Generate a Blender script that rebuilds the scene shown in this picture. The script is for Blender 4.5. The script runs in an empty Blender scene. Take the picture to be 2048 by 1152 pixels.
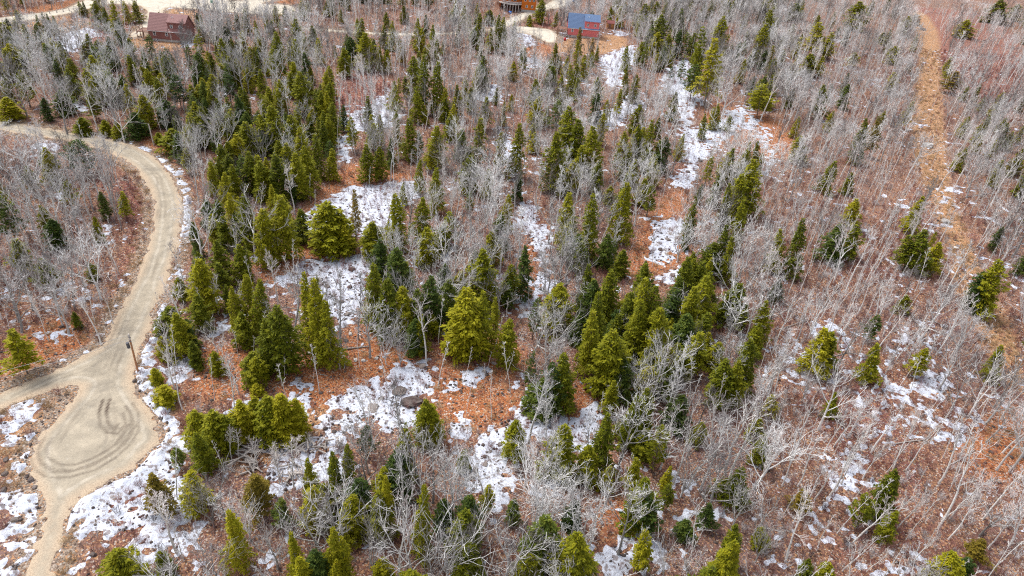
import bpy, math, random
import numpy as np
from mathutils import Vector, Matrix

random.seed(7)
rng = np.random.default_rng(7)
scene = bpy.context.scene
COL = scene.collection

# ------------------------------------------------------------------ camera
CAM_H, PITCH, ROLL, FOC = 68.0, math.radians(34.0), math.radians(6.0), 1365.0
cam_data = bpy.data.cameras.new('camera')
cam = bpy.data.objects.new('camera', cam_data)
COL.objects.link(cam)
fwd = np.array((0.0, math.cos(PITCH), -math.sin(PITCH)))
r0 = np.array((1.0, 0.0, 0.0))
u0 = np.array((0.0, math.sin(PITCH), math.cos(PITCH)))
RIGHT = math.cos(ROLL) * r0 + math.sin(ROLL) * u0
UP = -math.sin(ROLL) * r0 + math.cos(ROLL) * u0
CP = np.array((0.0, 0.0, CAM_H))
m = Matrix(((RIGHT[0], UP[0], -fwd[0], 0), (RIGHT[1], UP[1], -fwd[1], 0),
            (RIGHT[2], UP[2], -fwd[2], CAM_H), (0, 0, 0, 1)))
cam.matrix_world = m
cam_data.sensor_width = 36.0
cam_data.lens = 36.0 * FOC / 2048.0
cam_data.clip_start = 0.5
cam_data.clip_end = 9000.0
scene.camera = cam

# ------------------------------------------------------------------ light
SUN_EL, SUN_AZ = math.radians(58), math.radians(-62)      # azimuth measured from +Y towards +X
world = bpy.data.worlds.new('World')
scene.world = world
world.use_nodes = True
wn = world.node_tree.nodes
wl = world.node_tree.links
wn.clear()
sky = wn.new('ShaderNodeTexSky')
sky.sky_type = 'NISHITA'
sky.sun_disc = False
sky.sun_elevation = SUN_EL
sky.sun_rotation = SUN_AZ
sky.altitude = 300
sky.air_density = 1.0
sky.dust_density = 3.5
sky.ozone_density = 1.0
hs = wn.new('ShaderNodeHueSaturation')          # thin overcast: the blue is greyed out
hs.inputs['Saturation'].default_value = 0.38
bg = wn.new('ShaderNodeBackground')
bg.inputs['Strength'].default_value = 0.15
wo = wn.new('ShaderNodeOutputWorld')
wl.new(sky.outputs[0], hs.inputs['Color'])
wl.new(hs.outputs[0], bg.inputs['Color'])
wl.new(bg.outputs[0], wo.inputs['Surface'])
sd = bpy.data.lights.new('sun', 'SUN')
sd.energy = 1.3
sd.angle = math.radians(24)
sd.color = (1.0, 0.975, 0.94)
sun = bpy.data.objects.new('sun', sd)
COL.objects.link(sun)
sdir = Vector((math.sin(SUN_AZ) * math.cos(SUN_EL), math.cos(SUN_AZ) * math.cos(SUN_EL), math.sin(SUN_EL)))
sun.rotation_euler = sdir.to_track_quat('Z', 'Y').to_euler()
scene.view_settings.view_transform = 'Standard'
scene.view_settings.look = 'None'
scene.view_settings.gamma = 1.0
scene.view_settings.use_curve_mapping = False
scene.view_settings.exposure = 0.96
scene.render.engine = 'CYCLES'
scene.cycles.use_denoising = False
scene.cycles.pixel_filter_type = 'BLACKMAN_HARRIS'
scene.cycles.filter_width = 1.15
scene.cycles.max_bounces = 6
scene.cycles.diffuse_bounces = 3
scene.cycles.transparent_max_bounces = 4

# ------------------------------------------------------------------ noise and fields
def _hash(ix, iy, s):
    h = (ix.astype(np.int64) * 374761393 + iy.astype(np.int64) * 668265263 + s * 2147483647) & 0xffffffff
    h = ((h ^ (h >> 13)) * 1274126177) & 0xffffffff
    return ((h ^ (h >> 16)) & 0xffff) / 65535.0

def vnoise(x, y, scale, seed=0):
    x = np.asarray(x, float) / scale + 1000.0
    y = np.asarray(y, float) / scale + 1000.0
    ix, iy = np.floor(x), np.floor(y)
    fx, fy = x - ix, y - iy
    fx = fx * fx * (3 - 2 * fx)
    fy = fy * fy * (3 - 2 * fy)
    a = _hash(ix, iy, seed); b = _hash(ix + 1, iy, seed)
    c = _hash(ix, iy + 1, seed); d = _hash(ix + 1, iy + 1, seed)
    return (a * (1 - fx) + b * fx) * (1 - fy) + (c * (1 - fx) + d * fx) * fy

def fbm(x, y, scale, octv=4, seed=0):
    t, amp, tot = 0, 1.0, 0.0
    for k in range(octv):
        t = t + amp * vnoise(x, y, scale / 2 ** k, seed + 17 * k)
        tot += amp
        amp *= 0.55
    return t / tot

def unproj0(px, py, z=0.0):
    """Photograph pixel (2048 wide) to the point of the plane z."""
    d = fwd + RIGHT * ((px - 1024.0) / FOC) + UP * ((576.0 - py) / FOC)
    t = (z - CAM_H) / d[2]
    return CP + d * t

def proj(P):
    v = np.asarray(P, float) - CP
    dep = v @ fwd
    return 1024.0 + FOC * (v @ RIGHT) / dep, 576.0 - FOC * (v @ UP) / dep, dep

def poly_w(pts):
    return np.array([unproj0(*p)[:2] for p in pts])

def poly_sd(P, X, Y, limit=8.0):
    """Signed distance (positive inside) to polygon P at grid points, clamped to -limit."""
    out = np.full(X.shape, -limit)
    lo, hi = P.min(0) - limit, P.max(0) + limit
    sel = (X > lo[0]) & (X < hi[0]) & (Y > lo[1]) & (Y < hi[1])
    if not sel.any():
        return out
    x, y = X[sel], Y[sel]
    d2 = np.full(x.shape, 1e9)
    inside = np.zeros(x.shape, bool)
    n = len(P)
    for i in range(n):
        x1, y1 = P[i]; x2, y2 = P[(i + 1) % n]
        ex, ey = x2 - x1, y2 - y1
        L = ex * ex + ey * ey + 1e-9
        t = np.clip(((x - x1) * ex + (y - y1) * ey) / L, 0, 1)
        d2 = np.minimum(d2, (x - x1 - t * ex) ** 2 + (y - y1 - t * ey) ** 2)
        if abs(ey) > 1e-9:
            c = ((y1 > y) != (y2 > y)) & (x < ex * (y - y1) / ey + x1)
            inside ^= c
    d = np.sqrt(d2)
    out[sel] = np.maximum(np.where(inside, d, -d), -limit)
    return out

def smooth_loop(pts, it=2):
    for _ in range(it):
        q = []
        for i in range(len(pts)):
            a, b = pts[i], pts[(i + 1) % len(pts)]
            q.append((a[0] * .75 + b[0] * .25, a[1] * .75 + b[1] * .25))
            q.append((a[0] * .25 + b[0] * .75, a[1] * .25 + b[1] * .75))
        pts = q
    return pts

# ------------------------------------------------------------------ outlines read off the photograph (pixels)
ROAD = [
 # the main road with its turnaround and the side track
 [(-220,215),(-60,226),(50,250),(130,264),(213,277),(257,288),(300,308),(335,338),(360,380),(363,434),(352,501),(334,551),(314,617),
  (294,667),(270,717),(259,761),(268,780),(285,808),(305,832),(320,860),(318,885),(300,895),(278,925),(250,946),(205,966),(165,985),
  (142,1005),(130,1050),(115,1100),(102,1152),(85,1240),(70,1330),(20,1330),(38,1220),(52,1152),(74,1100),(84,1040),(92,1003),(84,985),(66,950),
  (62,905),(78,872),(110,838),(138,812),(162,785),(166,768),(110,776),(60,794),(0,818),(-160,870),(-160,840),(0,788),(67,759),(140,726),
  (195,700),(213,684),(233,634),(260,584),(292,517),(307,445),(308,392),(293,360),(267,332),(230,307),(173,288),(120,279),(40,268),(-60,250),(-220,240)],
]
FAR_ROAD = [
 [(-200,62),(0,34),(60,28),(130,19),(165,2),(190,-14),(300,-16),(420,-4),(478,3),(520,-6),(600,-20),(640,-12),(560,-2),(512,8),(585,9),(596,24),
  (560,30),(480,27),(380,17),(326,13),(322,38),(300,56),(272,76),(258,70),(288,48),(297,16),(262,8),(205,8),(165,22),(70,38),(0,50),(-200,84)],
 [(1020,52),(1065,54),(1112,60),(1116,84),(1092,86),(1070,70),(1025,63)],
 [(962,66),(1010,42),(1052,22),(1095,8),(1122,-8),(1150,-8),(1135,14),(1085,20),(1050,36),(1022,52),(975,62),(905,70),(780,72),(690,66),(600,58),(600,55),(690,62),(780,67),(905,65)],
]
SNOW = [
 ([(600,430),(640,400),(700,372),(760,360),(830,356),(846,380),(820,405),(790,445),(760,465),(700,472),(640,470),(595,474)],1.0),
 ([(600,545),(620,515),(680,508),(730,505),(748,522),(737,560),(722,600),(705,640),(682,656),(664,640),(652,600),(620,570)],1.25),
 ([(555,550),(600,530),(600,556),(570,575),(540,570)],.8),
 ([(675,250),(700,225),(750,205),(770,175),(785,180),(778,215),(800,240),(770,260),(700,268)],.7),
 ([(672,272),(702,270),(698,325),(676,320)],.9),
 ([(925,195),(960,180),(1000,160),(1008,205),(960,205)],.9),
 ([(1200,115),(1240,95),(1265,90),(1275,110),(1260,135),(1240,170),(1215,175),(1205,150)],1.0),
 ([(1180,220),(1230,215),(1250,190),(1290,185),(1290,210),(1260,228),(1240,250),(1200,258),(1183,250)],.9),
 ([(1330,145),(1365,118),(1390,130),(1380,170),(1402,195),(1385,225),(1385,250),(1440,235),(1480,225),(1500,250),(1460,275),(1420,300),(1400,340),(1385,375),(1345,376),(1338,366),(1370,330),(1358,290),(1365,250),(1345,200),(1320,175)],.85),
 ([(1440,220),(1500,215),(1540,250),(1565,310),(1550,352),(1522,345),(1530,310),(1490,260),(1445,250)],.45),
 ([(1120,150),(1200,140),(1210,180),(1170,200),(1130,190)],.15),
 ([(1040,400),(1070,405),(1078,440),(1100,450),(1116,445),(1100,480),(1096,525),(1080,532),(1070,500),(1055,480),(1036,450)],1.1),
 ([(1075,538),(1094,540),(1087,580),(1072,610),(1060,645),(1048,625),(1062,580)],1.0),
 ([(1300,440),(1345,435),(1370,460),(1362,500),(1345,522),(1310,525),(1285,515),(1300,480)],1.1),
 ([(1330,535),(1370,535),(1366,562),(1340,582),(1308,560)],.9),
 ([(1008,550),(1032,560),(1022,600),(998,590)],.9),
 ([(875,470),(905,455),(915,480),(900,520),(885,520)],.7),
 ([(980,250),(1020,230),(1030,290),(1060,330),(1040,370),(1000,350)],.45),
 ([(1090,290),(1110,300),(1095,360),(1075,350)],.6),
 ([(660,800),(700,780),(760,765),(800,740),(850,735),(872,760),(855,790),(835,800),(838,850),(800,880),(760,850),(720,845),(690,872),(668,852),(700,830),(688,815)],1.25),
 ([(930,730),(990,720),(1002,745),(960,780),(900,800),(868,790)],.75),
 ([(1000,760),(1040,750),(1060,790),(1030,810),(1000,800)],.6),
 ([(890,845),(930,840),(960,850),(945,872),(905,882)],.9),
 ([(940,900),(985,865),(1030,830),(1050,800),(1100,800),(1122,830),(1150,842),(1190,798),(1204,830),(1170,885),(1140,905),(1100,885),(1060,870),(1030,905),(1003,960),(985,1005),(958,1005),(932,960)],1.2),
 ([(975,1000),(1010,1010),(1020,1040),(990,1045)],.7),
 ([(528,948),(600,912),(640,878),(652,840),(672,850),(665,882),(640,902),(600,926),(540,964)],1.3),
 ([(520,1012),(530,972),(602,960),(592,985),(560,1012),(535,1016)],1.0),
 ([(626,940),(655,900),(662,960),(640,1000)],1.0),
 ([(660,880),(700,870),(690,900),(670,905)],1.0),
 ([(700,1090),(740,1070),(730,1105),(705,1110)],.8),
 ([(535,1090),(565,1085),(560,1145),(535,1150)],.8),
 ([(128,1035),(145,1000),(200,973),(252,952),(284,928),(302,902),(322,896),(334,915),(330,945),(300,965),(260,985),(230,1000),(170,1025),(140,1045)],1.5),
 ([(125,1050),(180,1020),(280,1000),(300,960),(340,950),(385,960),(402,1010),(370,1040),(330,1110),(300,1152),(250,1080),(200,1070),(150,1075),(128,1075)],.75),
 ([(106,1170),(122,1080),(138,1060),(130,1100),(128,1170)],1.1),
 ([(230,1060),(330,1030),(400,1060),(420,1152),(230,1160)],.4),
 ([(270,760),(282,762),(300,800),(326,835),(345,880),(356,900),(328,905),(322,862),(300,825),(280,795)],1.3),
 ([(362,340),(378,400),(374,460),(352,530),(338,580),(327,620),(316,650),(302,690),(292,740),(276,742),(290,690),(314,632),(334,570),(356,505),(368,440),(368,395),(348,345)],1.0),
 ([(262,289),(300,306),(330,330),(342,345),(326,334),(296,314),(262,296)],1.0),
 ([(50,872),(70,868),(66,920),(46,955),(35,950),(46,910)],1.1),
 ([(10,992),(60,985),(69,1010),(52,1032),(12,1018)],1.5),
 ([(8,1072),(60,1066),(58,1094),(10,1092)],1.2),
 ([(-20,1140),(62,1092),(57,1110),(30,1152),(10,1180),(-20,1160)],1.1),
 ([(-10,818),(50,795),(52,808),(0,832)],1.1),
 ([(-10,850),(70,822),(62,836),(0,856)],1.1),
 ([(5,885),(35,868),(32,880),(8,892)],.9),
 ([(98,92),(130,65),(180,55),(197,70),(150,100),(130,125),(104,122)],1.0),
 ([(120,207),(168,210),(170,225),(128,226)],.8),
 ([(395,155),(420,155),(420,168),(395,168)],.9),
 ([(100,330),(130,340),(130,405),(108,390)],.9),
 ([(50,282),(110,288),(112,305),(60,300)],.7),
 ([(130,568),(168,570),(160,602),(138,596)],.9),
 ([(94,672),(145,650),(148,662),(100,682)],1.0),
 ([(195,440),(255,430),(240,490),(215,505)],.4),
 ([(365,85),(385,70),(388,90),(372,95)],.9),
 ([(325,735),(380,722),(385,755),(350,765)],.8),
 ([(430,640),(460,630),(455,670),(435,690)],.5),
 ([(585,745),(612,750),(612,835),(598,830),(590,790)],.9),
 ([(1850,740),(1902,738),(1902,772),(1880,792),(1840,790)],.85),
 ([(1880,845),(1945,832),(1935,862),(1890,872)],.6),
 ([(1700,880),(1727,870),(1722,922),(1702,955),(1680,965)],.85),
 ([(1655,915),(1690,930),(1722,960),(1692,1002),(1655,992)],.7),
 ([(1735,1152),(1782,1110),(1832,1108),(1842,1130),(1822,1152)],1.0),
 ([(1206,1100),(1240,1073),(1262,1098),(1282,1070),(1312,1090),(1322,1112),(1290,1142),(1230,1152),(1203,1130)],1.0),
 ([(1335,1030),(1370,1015),(1452,1008),(1450,1032),(1420,1062),(1380,1070)],.6),
 ([(1345,935),(1405,948),(1385,1005),(1355,992)],.6),
 ([(1233,1005),(1260,1000),(1255,1030),(1232,1030)],.7),
 ([(1600,8),(1640,0),(1690,18),(1682,35),(1650,35)],1.1),
 ([(1652,78),(1700,55),(1702,72),(1672,84)],.9),
 ([(1040,66),(1062,64),(1075,90),(1048,98)],1.0),
 ([(1228,60),(1252,62),(1256,72),(1232,70)],1.1),
 ([(1040,120),(1072,112),(1092,138),(1048,142)],.9),
 ([(1555,660),(1700,620),(1900,650),(1900,720),(1750,760),(1600,800)],.02),
 ([(1720,760),(1960,780),(1960,900),(1760,900),(1640,860)],.05),
 ([(1870,375),(1925,378),(1920,392),(1880,392)],.6),
 ([(1560,640),(1620,700),(1640,800),(1560,790)],.08),
 ([(560,640),(1000,640),(1000,700),(900,700)],-.5),
]
RUST = [
 [(505,535),(560,488),(600,472),(640,480),(690,502),(720,495),(700,510),(620,515),(590,530),(540,572)],
 [(525,745),(600,708),(680,690),(676,655),(760,655),(835,700),(860,740),(800,745),(700,785),(660,805),(665,850),(610,815),(540,785)],
 [(630,385),(680,340),(700,322),(850,345),(830,358),(700,365),(650,395),(600,415)],
 [(1235,535),(1262,490),(1298,430),(1335,385),(1368,375),(1375,400),(1350,440),(1372,480),(1375,530),(1290,560),(1250,548)],
 [(1030,455),(1075,465),(1090,540),(1060,640),(1040,600),(1060,520)],
 [(870,720),(1060,790),(1040,840),(900,880),(865,830)],
 [(1125,740),(1200,780),(1180,830),(1120,820)],
 [(1030,75),(1110,90),(1120,130),(1050,120)],
 [(1200,990),(1290,1000),(1300,1070),(1190,1080)],
 [(300,250),(340,280),(370,320),(350,330),(300,300),(270,285)],
 [(0,700),(130,620),(200,690),(120,730),(0,780)],
 [(1400,200),(1500,225),(1560,240),(1600,300),(1560,330),(1480,270),(1420,300)],
 [(860,780),(880,640),(1060,680),(1050,760)],
 [(1900,860),(2100,780),(2100,960),(1950,960)],
 [(380,690),(520,690),(560,760),(480,800),(380,800)],
 [(0,20),(110,2),(165,-5),(150,12),(60,22)],[(380,-30),(470,-30),(480,2),(400,0)],[(530,8),(600,-10),(640,0),(600,10),(560,12)],
]
TAN = [
 [(252,72),(300,58),(302,98),(256,98)],[(305,86),(385,76),(392,96),(310,104)],
 [(1815,20),(1842,95),(1832,170),(1820,220),(1822,300),(1842,370),(1862,420),(1882,470),(1910,540),(1960,600),(1966,570),(1930,480),(1906,420),(1896,370),(1890,300),(1884,220),(1878,140),(1880,70),(1850,20)],
 [(475,948),(560,918),(635,862),(668,830),(640,815),(600,850),(545,890),(480,925)],
 [(1118,78),(1200,68),(1250,70),(1256,95),(1215,108),(1110,108)],
 [(322,14),(385,14),(395,40),(362,42),(328,39)],
 [(0,30),(60,24),(150,12),(140,40),(0,56)],[(100,50),(160,32),(190,45),(150,62),(110,66)],
 [(0,860),(60,850),(130,790),(165,770),(100,850),(60,900),(70,960),(85,1000),(80,1060),(60,1060),(40,950)],
 [(1880,520),(1960,560),(2040,700),(2048,800),(1960,680)],
]
RED = [  # wine-red low scrub
 [(1036,42),(1130,24),(1132,48),(1112,58),(1034,52)],
 [(150,60),(280,50),(270,70),(140,90)],[(1068,76),(1085,100),(1060,108),(1040,92)],
 [(235,360),(296,370),(302,460),(245,590),(225,600),(262,500),(262,420)],[(660,150),(780,140),(800,250),(670,250)],
 [(890,700),(1000,700),(1010,750),(880,740)],[(1780,20),(1860,60),(1900,180),(2048,260),(2048,60),(1900,0)],
]
CLEAR = [0,1,2,4,6,8,11,12,13,14,19,23,25,31,35,36,38,39,40,41,42,43]     # snow outlines that carry no large trees
THICKET = [
 [(655,125),(795,125),(800,250),(668,262)],[(870,690),(1065,690),(1065,785),(860,795)],[(1295,88),(1352,88),(1352,135),(1298,135)],[(175,480),(262,480),(240,640),(178,665)],
 [(395,650),(520,650),(530,790),(410,790)],[(930,100),(1030,120),(1000,170),(900,160)],[(590,60),(760,20),(900,20),(900,60),(700,110)],[(1640,350),(1800,350),(1800,650),(1560,650)],
]
RUTS = [
 [(205,905),(226,880),(232,840),(226,790),(232,740),(262,660),(300,570),(324,490),(332,410),(322,355),(285,318),(230,292),(150,273),(60,258)],
 [(110,900),(140,850),(180,790),(212,730),(246,650),(284,560),(306,490),(316,420)],
 [(30,800),(110,762),(180,738),(225,700),(252,640)],
 [(252,812),(262,830),(263,860),(250,885),(222,910),(185,932),(140,944),(105,944),(84,930),(76,908)],
 [(246,826),(252,850),(244,872),(222,896),(188,916),(150,930),(120,930),(96,915),(92,898),(104,876)],
 [(206,800),(198,826),(200,850),(214,866),(236,868),(250,850)],
 [(258,850),(240,884),(205,908),(165,926)],
]

# ------------------------------------------------------------------ world grid of fields
GS = 0.5
GX0, GX1, GY0, GY1 = -330.0, 330.0, 18.0, 440.0
gx = np.arange(GX0, GX1 + GS, GS); gy = np.arange(GY0, GY1 + GS, GS)
GXX, GYY = np.meshgrid(gx, gy)

def fmax(polys, limit=8.0, smooth=True):
    f = np.full(GXX.shape, -limit)
    for p in polys:
        P = poly_w(smooth_loop(p) if smooth else p)
        f = np.maximum(f, poly_sd(P, GXX, GYY, limit))
    return f

F_ROAD = fmax(ROAD)
F_FAR = fmax(FAR_ROAD)
F_RUST = fmax(RUST)
F_TAN = fmax(TAN)
F_RED = fmax(RED)
F_THICK = fmax(THICKET)
F_CLEAR = fmax([SNOW[i][0] for i in CLEAR])
F_SNOW = np.full(GXX.shape, -3.0)
for p, s in SNOW:
    if s < 0:
        continue
    f = poly_sd(poly_w(p), GXX, GYY, 3.0)
    f = np.where(f > 0, np.minimum(f, 2.2) * (0.35 + 0.65 * s) - (1.0 - s) * 1.7, f - (1.0 - s) * 1.7)
    F_SNOW = np.maximum(F_SNOW, f)

_relief = 1.6 * (vnoise(GXX, GYY, 60, 3) - .5) + 0.75 * (vnoise(GXX, GYY, 17, 5) - .5) + 0.34 * (vnoise(GXX, GYY, 6.5, 9) - .5)
_k = np.clip((np.maximum(F_ROAD, F_FAR) + 4.0) / 4.0, 0, 1)
H_GRID = _relief * (1 - 0.93 * _k)

def samp(F, x, y):
    x = np.asarray(x, float); y = np.asarray(y, float)
    u = np.clip((x - GX0) / GS, 0, F.shape[1] - 1.001); v = np.clip((y - GY0) / GS, 0, F.shape[0] - 1.001)
    i = u.astype(int); j = v.astype(int); fu = u - i; fv = v - j
    return (F[j, i] * (1 - fu) + F[j, i + 1] * fu) * (1 - fv) + (F[j + 1, i] * (1 - fu) + F[j + 1, i + 1] * fu) * fv

def hgt(x, y):
    return samp(H_GRID, x, y)

def unproj(px, py):
    z = 0.0
    for _ in range(6):
        P = unproj0(px, py, z)
        z = float(hgt(P[0], P[1]))
    return np.array((P[0], P[1], z))

# ------------------------------------------------------------------ materials
def new_mat(name):
    mt = bpy.data.materials.new(name)
    mt.use_nodes = True
    nt = mt.node_tree
    nt.nodes.clear()
    out = nt.nodes.new('ShaderNodeOutputMaterial')
    bs = nt.nodes.new('ShaderNodeBsdfPrincipled')
    bs.inputs['Roughness'].default_value = 0.9
    if 'Specular IOR Level' in bs.inputs:
        bs.inputs['Specular IOR Level'].default_value = 0.15
    nt.links.new(bs.outputs[0], out.inputs['Surface'])
    return mt, nt, bs, out

class NB:
    """tiny node-building helper"""
    def __init__(s, nt):
        s.nt = nt; s.N = nt.nodes; s.L = nt.links
        s.pos = s.N.new('ShaderNodeNewGeometry').outputs['Position']
    def noise(s, scale, detail=4, rough=.6, vec=None, dist=0):
        n = s.N.new('ShaderNodeTexNoise')
        n.inputs['Scale'].default_value = scale
        n.inputs['Detail'].default_value = detail
        n.inputs['Roughness'].default_value = rough
        n.inputs['Distortion'].default_value = dist
        s.L.new(vec or s.pos, n.inputs['Vector'])
        return n.outputs[0]
    def vor(s, scale, vec=None, out='Distance'):
        n = s.N.new('ShaderNodeTexVoronoi')
        n.inputs['Scale'].default_value = scale
        s.L.new(vec or s.pos, n.inputs['Vector'])
        return n.outputs[out]
    def ramp(s, fac, stops):
        n = s.N.new('ShaderNodeValToRGB')
        cr = n.color_ramp
        while len(cr.elements) > 1:
            cr.elements.remove(cr.elements[-1])
        for i, (p, c) in enumerate(stops):
            e = cr.elements[0] if i == 0 else cr.elements.new(p)
            e.position = p
            e.color = (*c, 1) if len(c) == 3 else c
        s.L.new(fac, n.inputs[0])
        return n.outputs[0]
    def mix(s, fac, a, b, mode='MIX'):
        n = s.N.new('ShaderNodeMix')
        n.data_type = 'RGBA'; n.blend_type = mode; n.clamp_factor = True
        s.put(fac, n.inputs[0]); s.put(a, n.inputs[6]); s.put(b, n.inputs[7])
        return n.outputs[2]
    def math(s, op, a, b=0.0, clamp=False):
        n = s.N.new('ShaderNodeMath'); n.operation = op; n.use_clamp = clamp
        s.put(a, n.inputs[0]); s.put(b, n.inputs[1])
        return n.outputs[0]
    def put(s, v, sock):
        if isinstance(v, (int, float)):
            sock.default_value = v
        elif isinstance(v, tuple):
            sock.default_value = (*v, 1) if len(v) == 3 else v
        else:
            s.L.new(v, sock)
    def attr(s, name):
        n = s.N.new('ShaderNodeAttribute'); n.attribute_name = name
        return n.outputs['Fac']
    def step(s, v, lo, hi):
        n = s.N.new('ShaderNodeMapRange')
        s.put(v, n.inputs[0]); n.inputs[1].default_value = lo; n.inputs[2].default_value = hi
        return n.outputs[0]
    def bump(s, h, strength, dist, bs):
        n = s.N.new('ShaderNodeBump')
        n.inputs['Strength'].default_value = strength
        n.inputs['Distance'].default_value = dist
        s.L.new(h, n.inputs['Height'])
        s.L.new(n.outputs[0], bs.inputs['Normal'])
    def rand(s):
        return s.N.new('ShaderNodeObjectInfo').outputs['Random']

# forest floor
m_ground, nt, bs, _ = new_mat('forest_floor')
b = NB(nt)
n_big = b.noise(.045, 5, .6); n_mid = b.noise(.35, 6, .65); n_fine = b.noise(2.6, 5, .7); n_leaf = b.vor(5.5, out='Color')
n_lf = b.N.new('ShaderNodeSeparateColor'); b.L.new(n_leaf, n_lf.inputs[0])
base = b.ramp(n_mid, [(.28, (.07, .035, .03)), (.42, (.17, .075, .055)), (.55, (.23, .115, .085)), (.68, (.28, .17, .13)), (.8, (.36, .27, .21))])
hue = b.ramp(n_big, [(.35, (.24, .095, .085)), (.47, (.26, .125, .08)), (.6, (.20, .125, .12)), (.72, (.16, .09, .085))])
base = b.mix(.6, base, hue)
rustc = b.ramp(n_fine, [(.28, (.16, .045, .025)), (.42, (.34, .105, .04)), (.55, (.47, .165, .06)), (.68, (.60, .27, .12)), (.8, (.60, .42, .28))])
tanc = b.ramp(n_fine, [(.25, (.16, .06, .03)), (.42, (.40, .19, .08)), (.58, (.58, .34, .17)), (.78, (.64, .52, .38))])
redc = b.ramp(n_fine, [(.3, (.13, .035, .035)), (.5, (.27, .08, .07)), (.75, (.40, .19, .16))])
wob = b.math('MULTIPLY', b.math('SUBTRACT', b.noise(.55, 5, .7), .5), 7.0)
f_r = b.step(b.math('ADD', b.attr('rust'), wob), -1.5, 1.2)
f_t = b.math('MULTIPLY', b.step(b.math('ADD', b.attr('tan'), b.math('MULTIPLY', wob, .9)), -1.2, 1.0), .92)
f_d = b.step(b.math('ADD', b.attr('wine'), wob), -1.5, 1.5)
f_r = b.math('MULTIPLY', f_r, .95); f_d = b.math('MULTIPLY', f_d, .85)
c = b.mix(f_d, base, redc); c = b.mix(f_r, c, rustc); c = b.mix(f_t, c, tanc)
# rubbly verge thrown up beside the road
vg = b.step(b.math('ADD', b.attr('verge'), b.math('MULTIPLY', b.noise(.7, 4, .7), 2.2)), -1.6, -.4)
vgc = b.ramp(b.noise(3.2, 5, .8), [(.3, (.09, .06, .045)), (.45, (.24, .17, .125)), (.6, (.40, .33, .26)), (.75, (.58, .52, .44))])
c = b.mix(vg, c, vgc)
# single leaves and bare spots
c = b.mix(b.step(n_lf.outputs[0], .62, .9), c, (.46, .25, .13))
c = b.mix(b.math('MULTIPLY', b.step(n_lf.outputs[1], .55, .95), .8), c, (.055, .035, .03))
c = b.mix(b.math('MULTIPLY', b.step(n_lf.outputs[2], .86, .96), .8), c, (.52, .46, .40))
b.L.new(c, bs.inputs['Base Color'])
b.bump(b.math('ADD', n_fine, b.math('MULTIPLY', n_lf.outputs[0], .5)), .9, .22, bs)

m_snow, nt, bs, _ = new_mat('old_snow')
b = NB(nt)
n1 = b.noise(1.4, 5, .65); n2 = b.noise(9, 4, .7)
c = b.ramp(n1, [(.3, (.44, .47, .55)), (.5, (.58, .615, .70)), (.7, (.70, .73, .80))])
v = b.vor(3.1, out='Color'); sv = b.N.new('ShaderNodeSeparateColor'); b.L.new(v, sv.inputs[0])
c = b.mix(b.math('MULTIPLY', b.step(n2, .54, .64), .85), c, (.22, .15, .125))
c = b.mix(b.math('MULTIPLY', b.step(sv.outputs[0], .82, .85), .7), c, (.16, .11, .09))
b.L.new(c, bs.inputs['Base Color'])
bs.inputs['Roughness'].default_value = .7
b.bump(n1, .6, .15, bs)

def road_mat(name, cA, cB, cE):
    mt, nt, bs, _ = new_mat(name)
    b = NB(nt)
    n = b.noise(.5, 6, .65); f = b.noise(7, 4, .75)
    c = b.ramp(n, [(.3, cA), (.7, cB)])
    ed = b.attr('edge')
    wv = b.math('ABSOLUTE', b.math('SUBTRACT', b.math('ADD', ed, b.math('MULTIPLY', b.noise(.16, 2), .8)), 2.0))
    tk = b.math('MULTIPLY', b.step(wv, .34, .12), b.step(b.noise(.25, 4, .7), .35, .6))
    wv2 = b.math('ABSOLUTE', b.math('SUBTRACT', b.math('ADD', ed, b.math('MULTIPLY', b.noise(.16, 2), .8)), 3.3))
    tk2 = b.math('MULTIPLY', b.step(wv2, .30, .10), b.step(b.noise(.3, 4, .7), .4, .6))
    c = b.mix(b.math('MULTIPLY', tk, .45), c, (.56, .50, .41)); c = b.mix(b.math('MULTIPLY', tk2, .35), c, (.22, .19, .15))
    c = b.mix(b.math('MULTIPLY', b.step(b.noise(.11, 5, .7, dist=1.5), .52, .66), .5), c, (.21, .185, .15))
    c = b.mix(b.math('MULTIPLY', b.step(b.noise(1.1, 5, .75), .58, .72), .4), c, (.60, .55, .46))
    e = b.step(b.math('ADD', ed, b.math('MULTIPLY', b.noise(.8, 4, .7), 1.4)), .9, 2.0)               # loose pale grit along the edges
    c = b.mix(e, b.mix(b.step(f, .35, .7), cE, (.34, .25, .17)), c)
    c = b.mix(b.math('MULTIPLY', b.step(f, .45, .75), .35), c, (.17, .14, .11))
    c = b.mix(b.math('MULTIPLY', b.step(f, .30, .12), .5), c, (.6, .55, .48))
    c = b.mix(b.math('MULTIPLY', b.attr('rut'), b.step(f, .2, .5)), c, (.085, .06, .045))
    b.L.new(c, bs.inputs['Base Color'])
    b.bump(f, .5, .06, bs)
    return mt
m_road = road_mat('packed_gravel', (.29, .25, .19), (.45, .385, .29), (.53, .42, .30))
m_far = road_mat('pale_gravel', (.50, .44, .35), (.64, .58, .48), (.60, .52, .40))

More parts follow.
